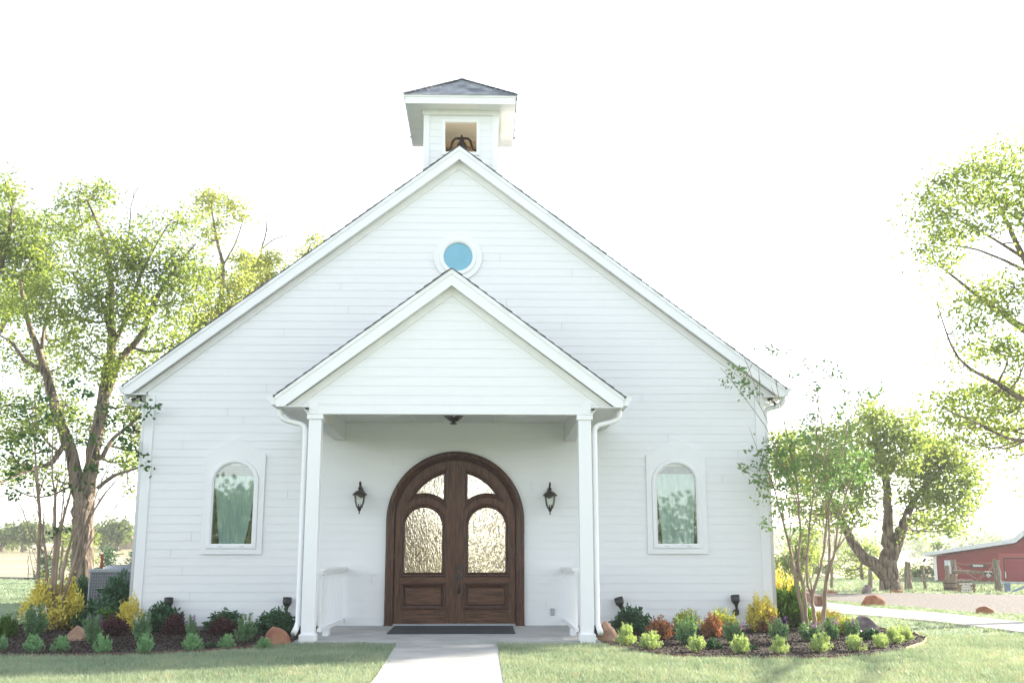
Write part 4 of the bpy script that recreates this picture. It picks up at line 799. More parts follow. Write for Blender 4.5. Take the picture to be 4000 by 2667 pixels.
myrtle('multi-stemmed crape myrtle in the left bed in front of the forked tree', bL,
       [[(101, 1450, .034), (94, 1400, .03), (88, 1366, .028), (89, 1279, .025), (91, 1198, .024), (89, 1143, .02), (81, 1042, .012), (74, 958, .006), (70, 880, .003)],
        [(110, 1449, .028), (106, 1363, .025), (108, 1295, .02), (98, 1228, .018), (88, 1160, .012), (80, 1080, .006)],
        [(114, 1450, .036), (118, 1346, .032), (127, 1262, .028), (125, 1194, .026), (127, 1144, .02), (120, 1076, .012), (125, 941, .006), (128, 870, .003)],
        [(121, 1448, .034), (126, 1346, .028), (135, 1245, .024), (149, 1177, .018), (162, 1130, .014), (172, 1042, .007), (178, 960, .003)],
        [(127, 1448, .03), (145, 1373, .026), (162, 1322, .022), (189, 1228, .018), (228, 1150, .01), (262, 1110, .005)],
        [(127, 1446, .03), (146, 1312, .024), (162, 1245, .02), (186, 1180, .016), (189, 1124, .012), (215, 1030, .007), (240, 960, .003)],
        [(118, 1285, .014), (74, 1235, .011), (54, 1177, .008), (37, 1144, .005)], [(162, 1322, .014), (209, 1245, .009), (262, 1170, .006), (290, 1130, .004)], [(127, 1262, .012), (140, 1190, .01), (150, 1060, .006), (145, 900, .003), (148, 830, .002)],
        [(190, 1230, .01), (240, 1090, .008), (300, 1000, .006), (350, 965, .004), (400, 915, .003)], [(200, 1200, .01), (260, 1110, .008), (320, 1065, .005), (355, 1062, .003)]],
       [(85, 1010, 22, 16), (112, 1035, 22, 14), (60, 1060, 22, 18), (35, 1075, 18, 12), (130, 1120, 26, 8), (200, 1085, 22, 14), (190, 1110, 18, 12), (30, 1135, 12, 10), (150, 960, 18, 14), (215, 1010, 14, 12), (255, 970, 18, 12), (240, 930, 16, 12), (300, 985, 14, 10), (325, 960, 12, 8), (350, 935, 10, 7), (390, 915, 10, 5), (330, 1060, 14, 10), (350, 1075, 10, 8),
        (160, 870, 16, 14), (95, 905, 14, 16), (140, 1222, 14, 7), (45, 1010, 16, 14), (10, 1040, 14, 10), (300, 1030, 14, 10), (285, 1005, 12, 8), (120, 960, 12, 14), (70, 940, 14, 16), (52, 1105, 14, 8), (170, 1010, 12, 10), (195, 900, 16, 12), (40, 950, 14, 10)], LF_DK, 2, L=.085, W=.045, dens=6)

# --- shrubs and perennials
PROTO = {}
def plant_mesh(kind, v):
    n_ = {'yellow': 7500, 'lime': 3600, 'dark': 2900, 'bright': 3600, 'purple': 3200, 'red': 2400, 'santolina': 3400, 'salvia': 2600, 'mound': 1500, 'pale': 2800}[kind]
    big = {'yellow': (.11, .055), 'lime': (.14, .065), 'dark': (.21, .10), 'bright': (.17, .085), 'purple': (.13, .065), 'red': (.16, .08), 'santolina': (.16, .042), 'salvia': (.18, .06), 'mound': (.26, .13), 'pale': (.16, .045)}[kind]
    wood = MB(); V = []
    ns = {'santolina': 60, 'pale': 46, 'salvia': 30, 'mound': 20}.get(kind, 64)
    for i in range(ns):
        a = rng.uniform(0, 2 * math.pi); r = math.sqrt(rng.random())
        if kind == 'salvia': tip = np.array([math.cos(a) * r * .9, math.sin(a) * r * .9, (1.25 if rng.random() < .5 else .8) * (1 - .25 * r * r) * rng.uniform(.7, 1.05)])
        elif kind in ('santolina', 'pale'): tip = np.array([math.cos(a) * r, math.sin(a) * r, 1.0 * math.sqrt(max(.05, 1 - r * r * .9)) * rng.uniform(.62, 1.3)]); tip[:2] *= rng.uniform(.8, 1.15)
        else: tip = np.array([math.cos(a) * r, math.sin(a) * r, (.98 * math.sqrt(max(.04, 1 - r * r)) + .05) * rng.uniform(.7, 1.16)])
        root = np.array([tip[0] * .15, tip[1] * .15, 0.]); mid = (root + tip) / 2 + np.array([tip[0] * .12, tip[1] * .12, 0])
        wood.tube([root, mid, tip], [.012, .008, .004], 4, cap=False)
        m = n_ // ns; t = rng.random(m) ** (.5 if kind in ('santolina', 'pale') else .7); t = .12 + .9 * t; t = t[:, None]
        Q = (1 - t) ** 2 * root + 2 * t * (1 - t) * mid + t * t * tip
        if kind in ('santolina', 'pale'): Q += rng.normal(size=(m, 3)) * .04
        elif kind == 'salvia': Q += rng.normal(size=(m, 3)) * (.09 * (1.25 - t))
        else: Q += rng.normal(size=(m, 3)) * .075
        Q[:, 2] = np.maximum(Q[:, 2], .02)
        V.append(leafq(Q, big[0] * (.7 + .6 * rng.random(m)), big[1], zb=.9 if kind in ('santolina', 'pale') else .35, zs=.8))
        if kind in ('santolina', 'salvia', 'yellow', 'lime'):
            pass
    return fmesh(np.concatenate(V), 4), wood
KM = {'yellow': SH_YEL, 'lime': SH_LIM, 'dark': SH_DKG, 'bright': SH_BRI, 'purple': SH_PUR, 'red': SH_RED, 'santolina': SH_SAN, 'salvia': SH_SAL, 'mound': SH_DKG, 'pale': SH_SAN_LIT}
CATN = {'santolina': ('herb_tuft', 'plant'), 'pale': ('herb_tuft', 'plant'), 'salvia': ('flowering_perennial', 'plant'), 'mound': ('low_plant', 'plant')}
cnt = {}
for k_ in KM:
    for v_ in range(4):
        me, wood = plant_mesh(k_, v_); me.materials.append(KM[k_])
        wm = bpy.data.meshes.new('stems'); wm.from_pydata(wood.v, [], wood.f); wm.materials.append(TWIG); PROTO[k_, v_] = (me, wm)
def flowers(kind_m, n, seed_salvia=True):
    m = 70; P = []
    for i in range(14):
        a = rng.uniform(0, 2 * math.pi); r = math.sqrt(rng.random()) * .8; x, y = math.cos(a) * r, math.sin(a) * r; t = rng.uniform(.85, 1.25)
        z = t + rng.uniform(-.16, .03, 9); P += [(x + rng.normal() * .03, y + rng.normal() * .03, zz) for zz in z]
    P = np.array(P); me = fmesh(leafq(P, .075, .055, zb=.2), 4); me.materials.append(kind_m); return me
FV, FW = flowers(PET_V, 1), flowers(PET_W, 1)
SHY = {'large golden yellow shrub behind the left crape myrtle stems': (.3, 1330), 'broad dark green shrub in front of the air conditioner': (.45, 1374), 'tall dark green shrub against the air conditioner and chapel corner': (1.15, 1320),
       'dark green bush at the foot of the forked tree trunk': (2.6, 1325), 'small yellow shrub at the left chapel corner': (-.45, 1374), 'big golden shrub at the right chapel corner under the rightmost spotlight': (-.5, 1370), 'tall bright green shrub at the right chapel corner behind the myrtle': (.6, 1346),
       'pale yellow shrub on the chapel side behind the tall bright green shrub': (2.3, 1318)}
def shrub(kind, px, py, w_, h_, label, flower=None, z=.10):
    p = PZ(px, py, z)
    if label in SHY:
        Y_, top = SHY[label]; p = PD(px, top, Y_ + 16.4); kk = (Y_ + 16.4) / FPX; h_ = (p[2] - z) / kk; p[2] = z; p[0] = PD(px, top + h_ * .7, Y_ + 16.4)[0]
    h_ *= {'dark': .86, 'salvia': .84, 'santolina': .92, 'pale': .92, 'red': .9, 'purple': .9, 'lime': .92}.get(kind, .95)
    k = (p[1] + 16.4) / FPX; i = cnt.get(kind, 0); cnt[kind] = i + 1
    nm, cat = CATN.get(kind, ('shrub', 'shrub')); me, wm = PROTO[kind, i % 4]
    T = empty(nm, label, cat, p, rng.uniform(0, 6.28), 'plants in the chapel beds'); T.location.y += w_ * k * .3 if p[1] < -1.2 else 0
    T.scale = (w_ * k * .5 * rng.uniform(.9, 1.12), w_ * k * .5 * rng.uniform(.85, 1.1), h_ * k * (.98 if kind in ('santolina', 'salvia', 'mound') else .98))
    for n__, mm in (('foliage', me), ('stems', wm)):
        o = bpy.data.objects.new(n__, mm); COL.objects.link(o); o.parent = T
    if flower: o = bpy.data.objects.new('flowers', flower); COL.objects.link(o); o.parent = T
    return T
for a in [
    ('yellow', 122, 1434, 150, 108, 'large golden yellow shrub behind the left crape myrtle stems'),
    ('dark', 240, 1425, 130, 92, 'broad dark green shrub in front of the air conditioner'),
    ('dark', 268, 1398, 96, 76, 'tall dark green shrub against the air conditioner and chapel corner'),
    ('dark', 184, 1372, 52, 50, 'dark green bush at the foot of the forked tree trunk'),
    ('yellow', 299, 1432, 62, 66, 'small yellow shrub at the left chapel corner'),
    ('dark', 376, 1450, 82, 64, 'glossy green shrub below the leftmost spotlight'),
    ('purple', 400, 1457, 56, 46, 'purple-leaved shrub in front of the glossy green shrub below the leftmost spotlight'),
    ('yellow', 492, 1430, 64, 54, 'yellow feathery shrub against the wall below the left window'),
    ('dark', 520, 1450, 90, 46, 'green shrub between the yellow feathery shrub and its purple neighbour'),
    ('purple', 512, 1458, 64, 42, 'low purple shrub in front of the yellow feathery shrub'),
    ('purple', 592, 1432, 36, 38, 'thin dark purple shrub against the wall left of the red boulder'),
    ('dark', 634, 1456, 96, 54, 'rounded dark green shrub behind the red boulder'),
    ('yellow', 680, 1418, 26, 40, 'narrow yellow shrub squeezed beside the left porch column'),
    ('purple', 262, 1460, 72, 46, 'purple shrub in front of the small yellow corner shrub'),
    ('bright', 240, 1450, 70, 46, 'mid-green leafy shrub right of the tan boulder'),
    ('santolina', 68, 1502, 52, 38, 'feathery green tuft at the front of the left bed, leftmost whole one'),
    ('santolina', 133, 1500, 44, 34, 'feathery green tuft in front of the tan boulder, left of it'),
    ('santolina', 228, 1503, 46, 40, 'feathery green tuft at the front, right of the tan boulder'),
    ('santolina', 328, 1503, 40, 42, 'feathery green tuft in front of the tall white-flowered plant below the chapel corner'),
    ('santolina', 437, 1497, 46, 36, 'feathery green tuft in front of the violet flower spikes left of the window'),
    ('santolina', 517, 1491, 38, 30, 'small feathery green tuft in front of the low purple shrub below the window'),
    ('santolina', 603, 1489, 40, 22, 'smallest feathery tuft, left of the red boulder'),
    ('santolina', 2, 1495, 22, 32, 'feathery tuft cut by the left edge of the picture'),
    ('bright', 14, 1462, 46, 46, 'leafy green plant at the far left edge of the bed'),
    ('salvia', 180, 1445, 60, 55, 'airy grey-green plant between the yellow shrub and the tan boulder'),
    ('mound', 480, 1488, 30, 12, 'low dark green mat between two tufts in the left bed'),
    ('lime', 1400, 1442, 78, 66, 'yellow-green shrub right beside the right porch column'),
    ('dark', 1452, 1456, 92, 60, 'rounded dark green shrub right of the tan boulder by the right column'),
    ('purple', 1482, 1438, 50, 58, 'thin dark purple shrub behind the rounded green shrub in the right bed'),
    ('red', 1520, 1470, 64, 52, 'orange-red shrub in the right bed nearest the porch'),
    ('lime', 1580, 1432, 72, 54, 'feathery yellow-green shrub against the wall below the right window'),
    ('bright', 1560, 1440, 60, 40, 'green shrub at the foot of the feathery yellow-green shrub'),
    ('lime', 1578, 1452, 62, 50, 'lime shrub in front of the feathery shrub below the right window'),
    ('lime', 1660, 1462, 90, 58, 'yellow and green shrub left of the rightmost spotlight'),
    ('red', 1640, 1466, 52, 50, 'orange-red shrub growing into the yellow and green shrub'),
    ('yellow', 1750, 1440, 84, 76, 'big golden shrub at the right chapel corner under the rightmost spotlight'),
    ('red', 1762, 1452, 50, 50, 'small red shrub in front of the big golden corner shrub'),
    ('bright', 1815, 1432, 92, 84, 'tall bright green shrub at the right chapel corner behind the myrtle'),
    ('yellow', 1800, 1385, 80, 64, 'pale yellow shrub on the chapel side behind the tall bright green shrub'),
    ('yellow', 1905, 1444, 80, 42, 'orange-yellow shrub right of the myrtle stems'),
    ('lime', 1952, 1456, 66, 40, 'pale lime shrub left of the grey boulder'),
    ('pale', 1441, 1484, 56, 46, 'pale green tuft in front of the tan boulder by the right column'),
    ('pale', 1498, 1493, 50, 38, 'feathery tuft in front of the orange-red shrub nearest the porch'),
    ('pale', 1603, 1499, 48, 36, 'feathery tuft at the front below the right window'),
    ('pale', 1703, 1504, 44, 44, 'bright feathery tuft in front of the violet flowers left of the chapel corner'),
    ('pale', 1796, 1503, 44, 38, 'bright feathery tuft straight below the right chapel corner'),
    ('pale', 1893, 1500, 54, 42, 'bright wide feathery tuft in front of the myrtle stems'),
    ('pale', 1970, 1498, 44, 38, 'bright feathery tuft in front of the grey boulder'),
    ('pale', 2027, 1490, 40, 34, 'darker feathery tuft right of the grey boulder'),
    ('pale', 2058, 1480, 44, 38, 'pale feathery plant near the right tip of the bed'),
    ('pale', 2082, 1474, 40, 34, 'rightmost feathery plant at the tip of the bed'),
    ('mound', 1640, 1492, 42, 22, 'low dark green mound at the front of the right bed'),
    ('mound', 1730, 1494, 26, 12, 'tiny dark green mat beside the bright tuft'),
    ('mound', 2005, 1470, 50, 24, 'low dark green plant just right of the grey boulder'),
    ('salvia', 1580, 1482, 56, 66, 'tall grey-green plant in front of the lime shrub'),
]: shrub(*a)
for a in [
    ('salvia', 70, 1462, 74, 66, 'wispy plant with a few white flowers at the left end of the bed', FW),
    ('salvia', 205, 1482, 46, 64, 'upright plant with violet flower spikes beside the tan boulder', FV),
    ('salvia', 320, 1476, 46, 70, 'upright plant with white flower spikes below the left chapel corner', FW),
    ('salvia', 437, 1474, 36, 56, 'slim plant with violet flowers between the purple shrubs', FV),
    ('salvia', 560, 1476, 56, 60, 'wispy plant with white flowers left of the red boulder', FW),
    ('salvia', 1692, 1482, 62, 50, 'plant with violet flowers left of the right chapel corner', FV),
    ('salvia', 1796, 1480, 54, 60, 'pale upright plant with violet flowers below the right chapel corner', FV),
    ('salvia', 1868, 1474, 64, 42, 'spreading plant with violet flowers left of the myrtle base', FV),
    ('salvia', 1915, 1472, 44, 50, 'plant with violet flowers right of the myrtle base', FV),
    ('salvia', 1962, 1470, 44, 46, 'plant with violet flowers in front of the grey boulder', FV),
]: shrub(*a[:6], flower=a[6])

# --- rocks
def rock(label, px, py, w_, h_, m, z=.09, seed=0, lo=.55, dep=.8):
    p = PZ(px, py, z); k = (p[1] + 16.4) / FPX; r_ = np.random.default_rng(seed)
    import bmesh
    bm = bmesh.new(); bmesh.ops.create_icosphere(bm, subdivisions=4, radius=1)
    pl = [(v_ / np.linalg.norm(v_), r_.uniform(lo, .9)) for v_ in r_.normal(size=(16, 3))]
    for v in bm.verts:
        c = np.array(v.co); c[2] = max(c[2], -.45)
        for n_, d in pl:
            t = c @ n_ - d
            if t > 0: c = c - n_ * t * .96
        c = c + .02 * np.array([math.sin(c[1] * 9 + seed), math.sin(c[2] * 11), math.sin(c[0] * 10)])
        v.co = (c[0] * w_ * k * .56, c[1] * w_ * k * .5 * dep, (c[2] + .30) * h_ * k / 1.12)
    me = bpy.data.meshes.new('rock'); bm.to_mesh(me); bm.free()
    o = link('boulder', me, m, None, False); o.location = p; o.rotation_euler.z = r_.uniform(-.3, .3); return tag(o, label, 'rock')
rock('smooth tan boulder in the left bed beside the myrtle', 176, 1473, 52, 36, ROCKT, seed=3)
rock('angular red boulder in the left bed beside the porch column', 634, 1482, 58, 38, ROCKR, seed=6, lo=.72)
rock('tan boulder in the right bed against the right porch column', 1396, 1476, 52, 44, ROCKT, seed=8)
rock('grey-purple jagged boulder near the right tip of the bed', 1990, 1460, 62, 40, ROCKG, seed=11)
rock('flat-topped red boulder on the grass strip beside the gravel', 2007, 1393, 50, 23, ROCKR, seed=15, z=.05, lo=.78)
rock('small red-brown rock on the grass strip below the entrance posts', 2264, 1412, 42, 19, ROCKR, seed=18, z=.05, lo=.72)
rock('pale grey boulder on the far side of the gravel drive', 1991, 1364, 28, 18, ROCKG, seed=20, z=.05)
rock('low reddish rock at the foot of the oak', 2058, 1362, 30, 9, ROCKR, seed=23, z=.05)
rock('low brown rock on the far verge, right of the myrtle stems', 1908, 1364, 30, 9, ROCKR, seed=26, z=.05)
rock('small brown rock on the far verge, behind the myrtle stems', 1858, 1364, 20, 9, ROCKR, seed=29, z=.05)
rock('small brown stone in the right bed beside a feathery tuft', 1947, 1484, 14, 10, ROCKR, seed=31)

# --- grass blades
def grass(name, label, n, xr, yr, h, wd, m, dens_y=None, keepout=(), zoff=.07):
    P = np.c_[rng.uniform(*xr, n), rng.uniform(*yr, n)]
    for po in keepout: P = P[~pipoly(P, po)]
    q = P - np.array([CAM[0], CAM[1]]); px = 1176 + FPX * (q[:, 0] * _cy - q[:, 1] * _sy) / (q[:, 0] * _sy + q[:, 1] * _cy); P = P[(px > -160) & (px < 2512)]
    nt = len(P) // 3; tc_ = P[rng.integers(0, len(P), max(4, nt // 26))]; ti = rng.integers(0, len(tc_), nt); P[:nt] = tc_[ti] + rng.normal(size=(nt, 2)) * .028
    for po in keepout: P = P[~pipoly(P, po)]
    n = len(P); b = np.c_[P, np.full(n, zoff)]; a = rng.uniform(0, 2 * math.pi, n); s = np.c_[np.cos(a), np.sin(a), np.zeros(n)]
    cl = .75 + .5 * np.sin(P[:, 0] * 2.1 + np.sin(P[:, 1] * 1.7) * 2) * np.sin(P[:, 1] * 2.6 + np.sin(P[:, 0] * 1.3)); H = h * (.55 + .6 * rng.random(n)) * (.7 + .45 * cl); H[:nt] *= rng.uniform(.9, 1.5, len(H[:nt]))
    lean = rng.normal(size=(n, 2)) * (H * .55)[:, None]; t = b + np.c_[lean, H]
    V = np.empty((n, 3, 3)); V[:, 0] = b - s * wd / 2; V[:, 1] = b + s * wd / 2; V[:, 2] = t
    o = link(name, fmesh(V.reshape(-1, 3), 3), m); return tag(o, label, 'grass', kind='stuff')
SLAB = [(-1.95, -2.5), (1.95, -2.5), (1.95, 0), (-1.95, 0)]; CHP = [(-4.8, 0), (4.8, 0), (4.8, 14), (-4.8, 14)]
KO = [WALK, BEDL, BEDR, SLAB, CHP, SIDEW, GRAV]
grass('lawn_grass', 'short mown green grass of the front lawn', 520000, (-6.5, 9.5), (-8.2, -1.2), .05, .009, GRASSM, keepout=KO)
grass('lawn_grass', 'short grass of the side lawns left and right of the chapel', 260000, (-16, 18), (-3, 14), .05, .016, GRASSM, keepout=KO)
grass('lawn_grass', 'grass of the far lawn and the verge behind the gravel', 200000, (-32, 34), (14, 45), .06, .04, GRASSM, keepout=KO)
grass('dry_grass_blades', 'dry straw-coloured blades scattered through the lawn', 70000, (-6.5, 9.5), (-8.2, -1.2), .045, .008, GRASSD, keepout=KO)

# ---------------------------------------------------------------- things around
# condenser
ac = empty('air_conditioner', 'grey louvred air conditioning unit left of the chapel corner', 'air conditioner', (-5.56, 2.06, .13))
MB().box(-.44, .44, -.44, .44, .06, .80).build('inner_coil', mat('coil_dark', (.10, .11, .12), .7), ac)
mb = MB()
for i in range(30): mb.box(-.452, .452, -.452, -.446, .09 + i * .0235, .099 + i * .0235); mb.box(-.456, -.448, -.446, .446, .09 + i * .0235, .099 + i * .0235)
for i in range(23): mb.box(-.44 + i * .04, -.435 + i * .04, -.458, -.453, .08, .79)
mb.build('louvre_grille', STEEL, ac)
mb = MB(); mb.box(-.47, .47, -.47, .47, .79, .85); mb.box(-.47, .47, -.47, .47, .02, .08)
for sx in (-1, 1):
    for sy in (-1, 1): mb.box(*sorted((sx * .46, sx * .43)), *sorted((sy * .46, sy * .43)), .08, .79)
mb.build('cabinet_frame', STEEL, ac, bevel=.01)
mb = MB(); mb.lathe([(.36, .85), (.33, .90), (.30, .905), (.30, .90), (.33, .895)], n=24)
for i in range(10): a = i * math.pi / 5; mb.bar((.05 * math.cos(a), .05 * math.sin(a), .915), (.33 * math.cos(a), .33 * math.sin(a), .90), .012, .01)
for r in (.1, .17, .24): mb.tube([(r * math.cos(t), r * math.sin(t), .912) for t in np.linspace(0, 2 * math.pi, 25)], .005, 4)
mb.build('fan_guard', STEEL, ac)
MB().lathe([(.001, .87), (.06, .87), (.06, .80)], n=14).build('fan_hub', BLACK, ac)
# left pasture: fence posts, timber, house, far trees
def post(px0, py0, px1, py1, D, w_, m, label, name='fence_post', cat='post', grp=None):
    a, b = PD(px1, py1, D), PD(px0, py0, D); a[2] = min(a[2], terr(a[0], a[1]) + .05); bs = a.copy(); T = empty(name, label, cat, bs, 0, grp)
    n = 9; P = [(0, 0, -.1)] + [tuple((b - bs) * t + rng.normal(size=3) * .01) for t in np.linspace(.08, 1, n)]
    MB().tube(P, [w_ * (1.12 - .02 * i) for i in range(len(P))], 9, jit=.08).build('timber' if m is POSTW else 'shaft', m, T); return T
post(65, 1275, 65, 1328, 58, .022, BLACK, 'thin dark metal fence post in the left pasture')
post(235, 1272, 229, 1340, 26, .035, REDRUST, 'rust red metal post beside the forked tree', cat='post')
mb = MB(); p0, p1 = PD(-30, 1327, 59), PD(92, 1331, 56); mb.bar((p0[0], p0[1], .12), (p1[0], p1[1], .12), .2, .16); tag(mb.build('landscape_timber', POSTW), 'long low timber lying along the edge of the left lawn', 'timber')
mb = MB(); p0 = PD(55, 1327, 56); mb.box(p0[0], p0[0] + .45, p0[1], p0[1] + .4, .05, .19); tag(mb.build('ground_box', BLACK), 'small dark box on the far edge of the left lawn', 'box')
def field_wire():
    T = empty('wire_fence', 'thin wire fence strung along the left pasture', 'fence', PD(65, 1328, 58)); b = T.location
    mb = MB()
    for k in range(5):
        z = .25 + k * .23; mb.tube([(-9, 0, z), (6, 0, z - .02), (14, 0, z)], .006, 4)
    mb.build('wire', TWIG, T)
field_wire()
hs_ = empty('farmhouse', 'distant low house with red tiled roof behind pasture trees', 'house', (0, 0, 0)); q = PD(286, 1266, 124); hs_.location = (q[0], q[1], terr(q[0], q[1]) - .1); k = 124 / FPX
MB().box(-58 * k, 10 * k, 0, 7, 0, 24 * k).box(10.2 * k, 50 * k, -.8, 7, 0, 22 * k).build('wall', HOUSEW, hs_)
mb = MB(); mb.prism([(-60 * k, 24 * k), (16 * k, 24 * k), (8 * k, 30 * k), (-52 * k, 30 * k)], -.6, 7.4); mb.build('roof', TILE, hs_)
MB().add([(14 * k, -1.4, 19 * k), (54 * k, -1.4, 19 * k), (50 * k, 3, 34 * k), (10 * k, 3, 34 * k), (14 * k, 7.6, 19 * k), (54 * k, 7.6, 19 * k)], [(0, 1, 2, 3), (3, 2, 5, 4), (0, 3, 4), (1, 5, 2)]).build('gable_roof', TILE, hs_)
def fartree(label, px, py, w_, h_, D, m=LF_FAR, stem=12):
    p = PD(px, py, D); b = np.array([p[0], p[1], terr(p[0], p[1])]); k = D / FPX; H = h_ * k; bl = []
    off = p[2] - b[2]
    for i in range(16):
        u = rng.normal(size=3); u /= np.linalg.norm(u); c = b + np.array([u[0] * w_ * k * .55, u[1] * w_ * k * .5, stem * k + H * .5 + u[2] * H * .30]); bl.append((*c, w_ * k * .30, w_ * k * .3, H * .2))
    tree(label, 'tree', G_FAR, b, [[(*b, .28), (b[0], b[1], b[2] + stem * k * 1.2, .2), (b[0] + .2, b[1], b[2] + stem * k + H * .5, .1)]], bl, m, BARK, L=.5, W=.26, dens=.55, sub=16, subr=.55, twigs=0)
for a in [('round pasture tree at the extreme left', 4, 1264, 24, 44, 118), ('broad pasture tree, second from the left', 52, 1262, 34, 54, 116), ('small pasture tree between the two leftmost far trees', 30, 1262, 14, 26, 126),
          ('soft pale tree in the pasture behind the myrtle stems', 98, 1258, 30, 36, 150), ('pasture tree just right of the forked trunk', 232, 1262, 18, 40, 120), ('broad pale pasture tree in front of the farmhouse', 268, 1262, 36, 56, 116), ('dim pasture tree behind the farmhouse', 298, 1250, 22, 30, 150), ('pasture tree seen through the myrtle', 150, 1258, 26, 34, 140)]: fartree(*a)
def conifer(label, px, py, w_, h_, D, m=SH_DKG):
    p = PD(px, py, D); b = np.array([p[0], p[1], terr(p[0], p[1])]); k = D / FPX; bl = []
    top = PD(px, py - h_, D)[2] - b[2]
    for i in range(14):
        t = (i + .5) / 14; a = i * 2.4; r = w_ * k * .5 * (1 - t) * .8; bl.append((b[0] + r * math.cos(a) * .8, b[1] + r * math.sin(a) * .8, b[2] + t * top * .95, max(.15, r * .9), max(.15, r * .9), top * .1))
    tree(label, 'bush', None, b, [[(*b, .09), (b[0], b[1], b[2] + top * .5, .06), (b[0], b[1], b[2] + top, .02)]], bl, m, BARK, L=.22, W=.06, name='cedar_bush', dens=2.2, sub=20, subr=.16, droop=.5, twigs=0)
conifer('dark cedar bush behind the myrtle stems in the pasture', 102, 1322, 50, 48, 62)
conifer('dark cedar bush right of the rust red post', 246, 1312, 52, 52, 58)
conifer('dark cedar bush at the chapel corner behind the condenser', 308, 1312, 44, 50, 58)
bushy('pale feathery bush between the myrtle stems and forked trunk', 148, 1262, 26, 50, 55, LF_MAIN, name='bush', cat='bush', L=.12)
bushy('pale feathery bush right behind the forked trunk', 216, 1272, 20, 50, 50, LF_MAIN, name='bush', cat='bush', L=.12)
bushy('grey-green bush low behind the myrtle stems', 172, 1290, 22, 40, 48, LF_FAR, name='bush', cat='bush', L=.12)
# far tree lines (one mass)
def treeline(label, x0, x1, y, n, hmin, hmax, yr=40, L=1.6, m=70):
    V = []
    for i in range(n):
        x = rng.uniform(x0, x1); yy = y + rng.uniform(-yr, yr); z = terr(x, yy); h = rng.uniform(hmin, hmax); r = h * rng.uniform(.5, .8)
        u = rng.normal(size=(m, 3)); u /= np.linalg.norm(u, axis=1)[:, None]; V.append(leafq(np.array([x, yy, z + h * .5]) + u * np.array([r, r, h * .5]) * rng.random((m, 1)) ** .4, L, L * .6))
    return tag(link('distant_woods', fmesh(np.concatenate(V), 4), LF_FAR), label, 'woods', kind='stuff')
treeline('hazy line of woods beyond the left pasture', -420, -20, 330, 170, 2.5, 5, 30)
treeline('hazy woods on the far hills at the right', 60, 620, 480, 420, 7, 13, 110, 2.2)
treeline('scattered trees across the valley right of the oak', 40, 260, 200, 60, 3, 5, 40, .9)
treeline('row of trees across the road behind the viewer', -70, 70, -75, 110, 5, 8.5, 6, .6, 420)
# right side: posts, rail, signs, barn
GP = 'weathered posts beyond the gravel'
post(1824, 1300, 1828, 1354, 39, .06, POSTW, 'pale wooden post behind the myrtle stems', grp=GP)
post(1909, 1303, 1911, 1356, 40, .055, POSTW, 'slim wooden post right of the myrtle stems', grp=GP)
post(1999, 1294, 1999, 1352, 39, .075, POSTW, 'square wooden post left of the oak trunk', grp=GP)
post(2081, 1290, 2080, 1358, 38, .05, POSTW, 'pale half of the split post right of the oak', grp=GP)
post(2085, 1290, 2091, 1358, 38.3, .09, POSTW, 'thick dark split post right of the oak', grp=GP)
post(2118, 1298, 2127, 1358, 38, .055, POSTW, 'slim dark leaning post between the oak and the barn', grp=GP)
post(2174, 1299, 2178, 1362, 37.6, .085, POSTW, 'short post standing in the barrel planter', grp=GP)
post(2190, 1285, 2194, 1362, 37.8, .10, POSTW, 'tall left entrance post joined to the rail', grp=GP)
post(2287, 1284, 2297, 1366, 35.5, .115, POSTW, 'thick leaning right entrance post by the blue gate', grp=GP)
a, b = PD(2190, 1313, 37.5), PD(2287, 1316, 35.5)
mb = MB(); mb.tube([a, a * .7 + b * .3 + np.array([0, 0, .02]), a * .3 + b * .7, b], [.065, .06, .06, .055], 8, jit=.08); tag(mb.build('cross_rail', POSTW, None, True), 'weathered horizontal rail between the two entrance posts', 'rail')
wr = empty('fence_wire', 'thin rusty wires crossing between the entrance posts', 'wire', a); mb = MB()
def wl(*p): mb.tube([tuple(PD(x, y, 36.6) - a) for x, y in p], .008, 4)
wl((2197, 1293), (2215, 1295), (2240, 1295.5), (2280, 1292)); wl((2197, 1298), (2250, 1333), (2290, 1360)); wl((2197, 1302), (2235, 1325), (2250, 1333)); wl((2280, 1300), (2250, 1326), (2240, 1335)); wl((2254, 1336), (2256, 1364)); wl((2280, 1303), (2250, 1331))
mb.build('wire', mat('rusty_wire', (.36, .22, .20), .7), wr)
def sign_text(txt, x, z, size, parent, y=-.006, m=SIGNL, shear=0, bold=.0, name='lettering', sx=1):
    cu = bpy.data.curves.new('t', 'FONT'); cu.body = txt; cu.size = size; cu.align_x = 'CENTER'; cu.align_y = 'CENTER'; cu.shear = shear; cu.offset = bold; cu.extrude = .002; cu.resolution_u = 3
    o = bpy.data.objects.new('t', cu); COL.objects.link(o); dg = bpy.context.evaluated_depsgraph_get(); dg.update(); me = bpy.data.meshes.new_from_object(o.evaluated_get(dg)); COL.objects.unlink(o); bpy.data.objects.remove(o)
    me.transform(Matrix.Rotation(math.pi / 2, 4, 'X') @ Matrix.Diagonal((sx, 1, 1, 1))); me.transform(Matrix.Translation((x, y, z))); me.materials.clear(); return link(name, me, m, parent)
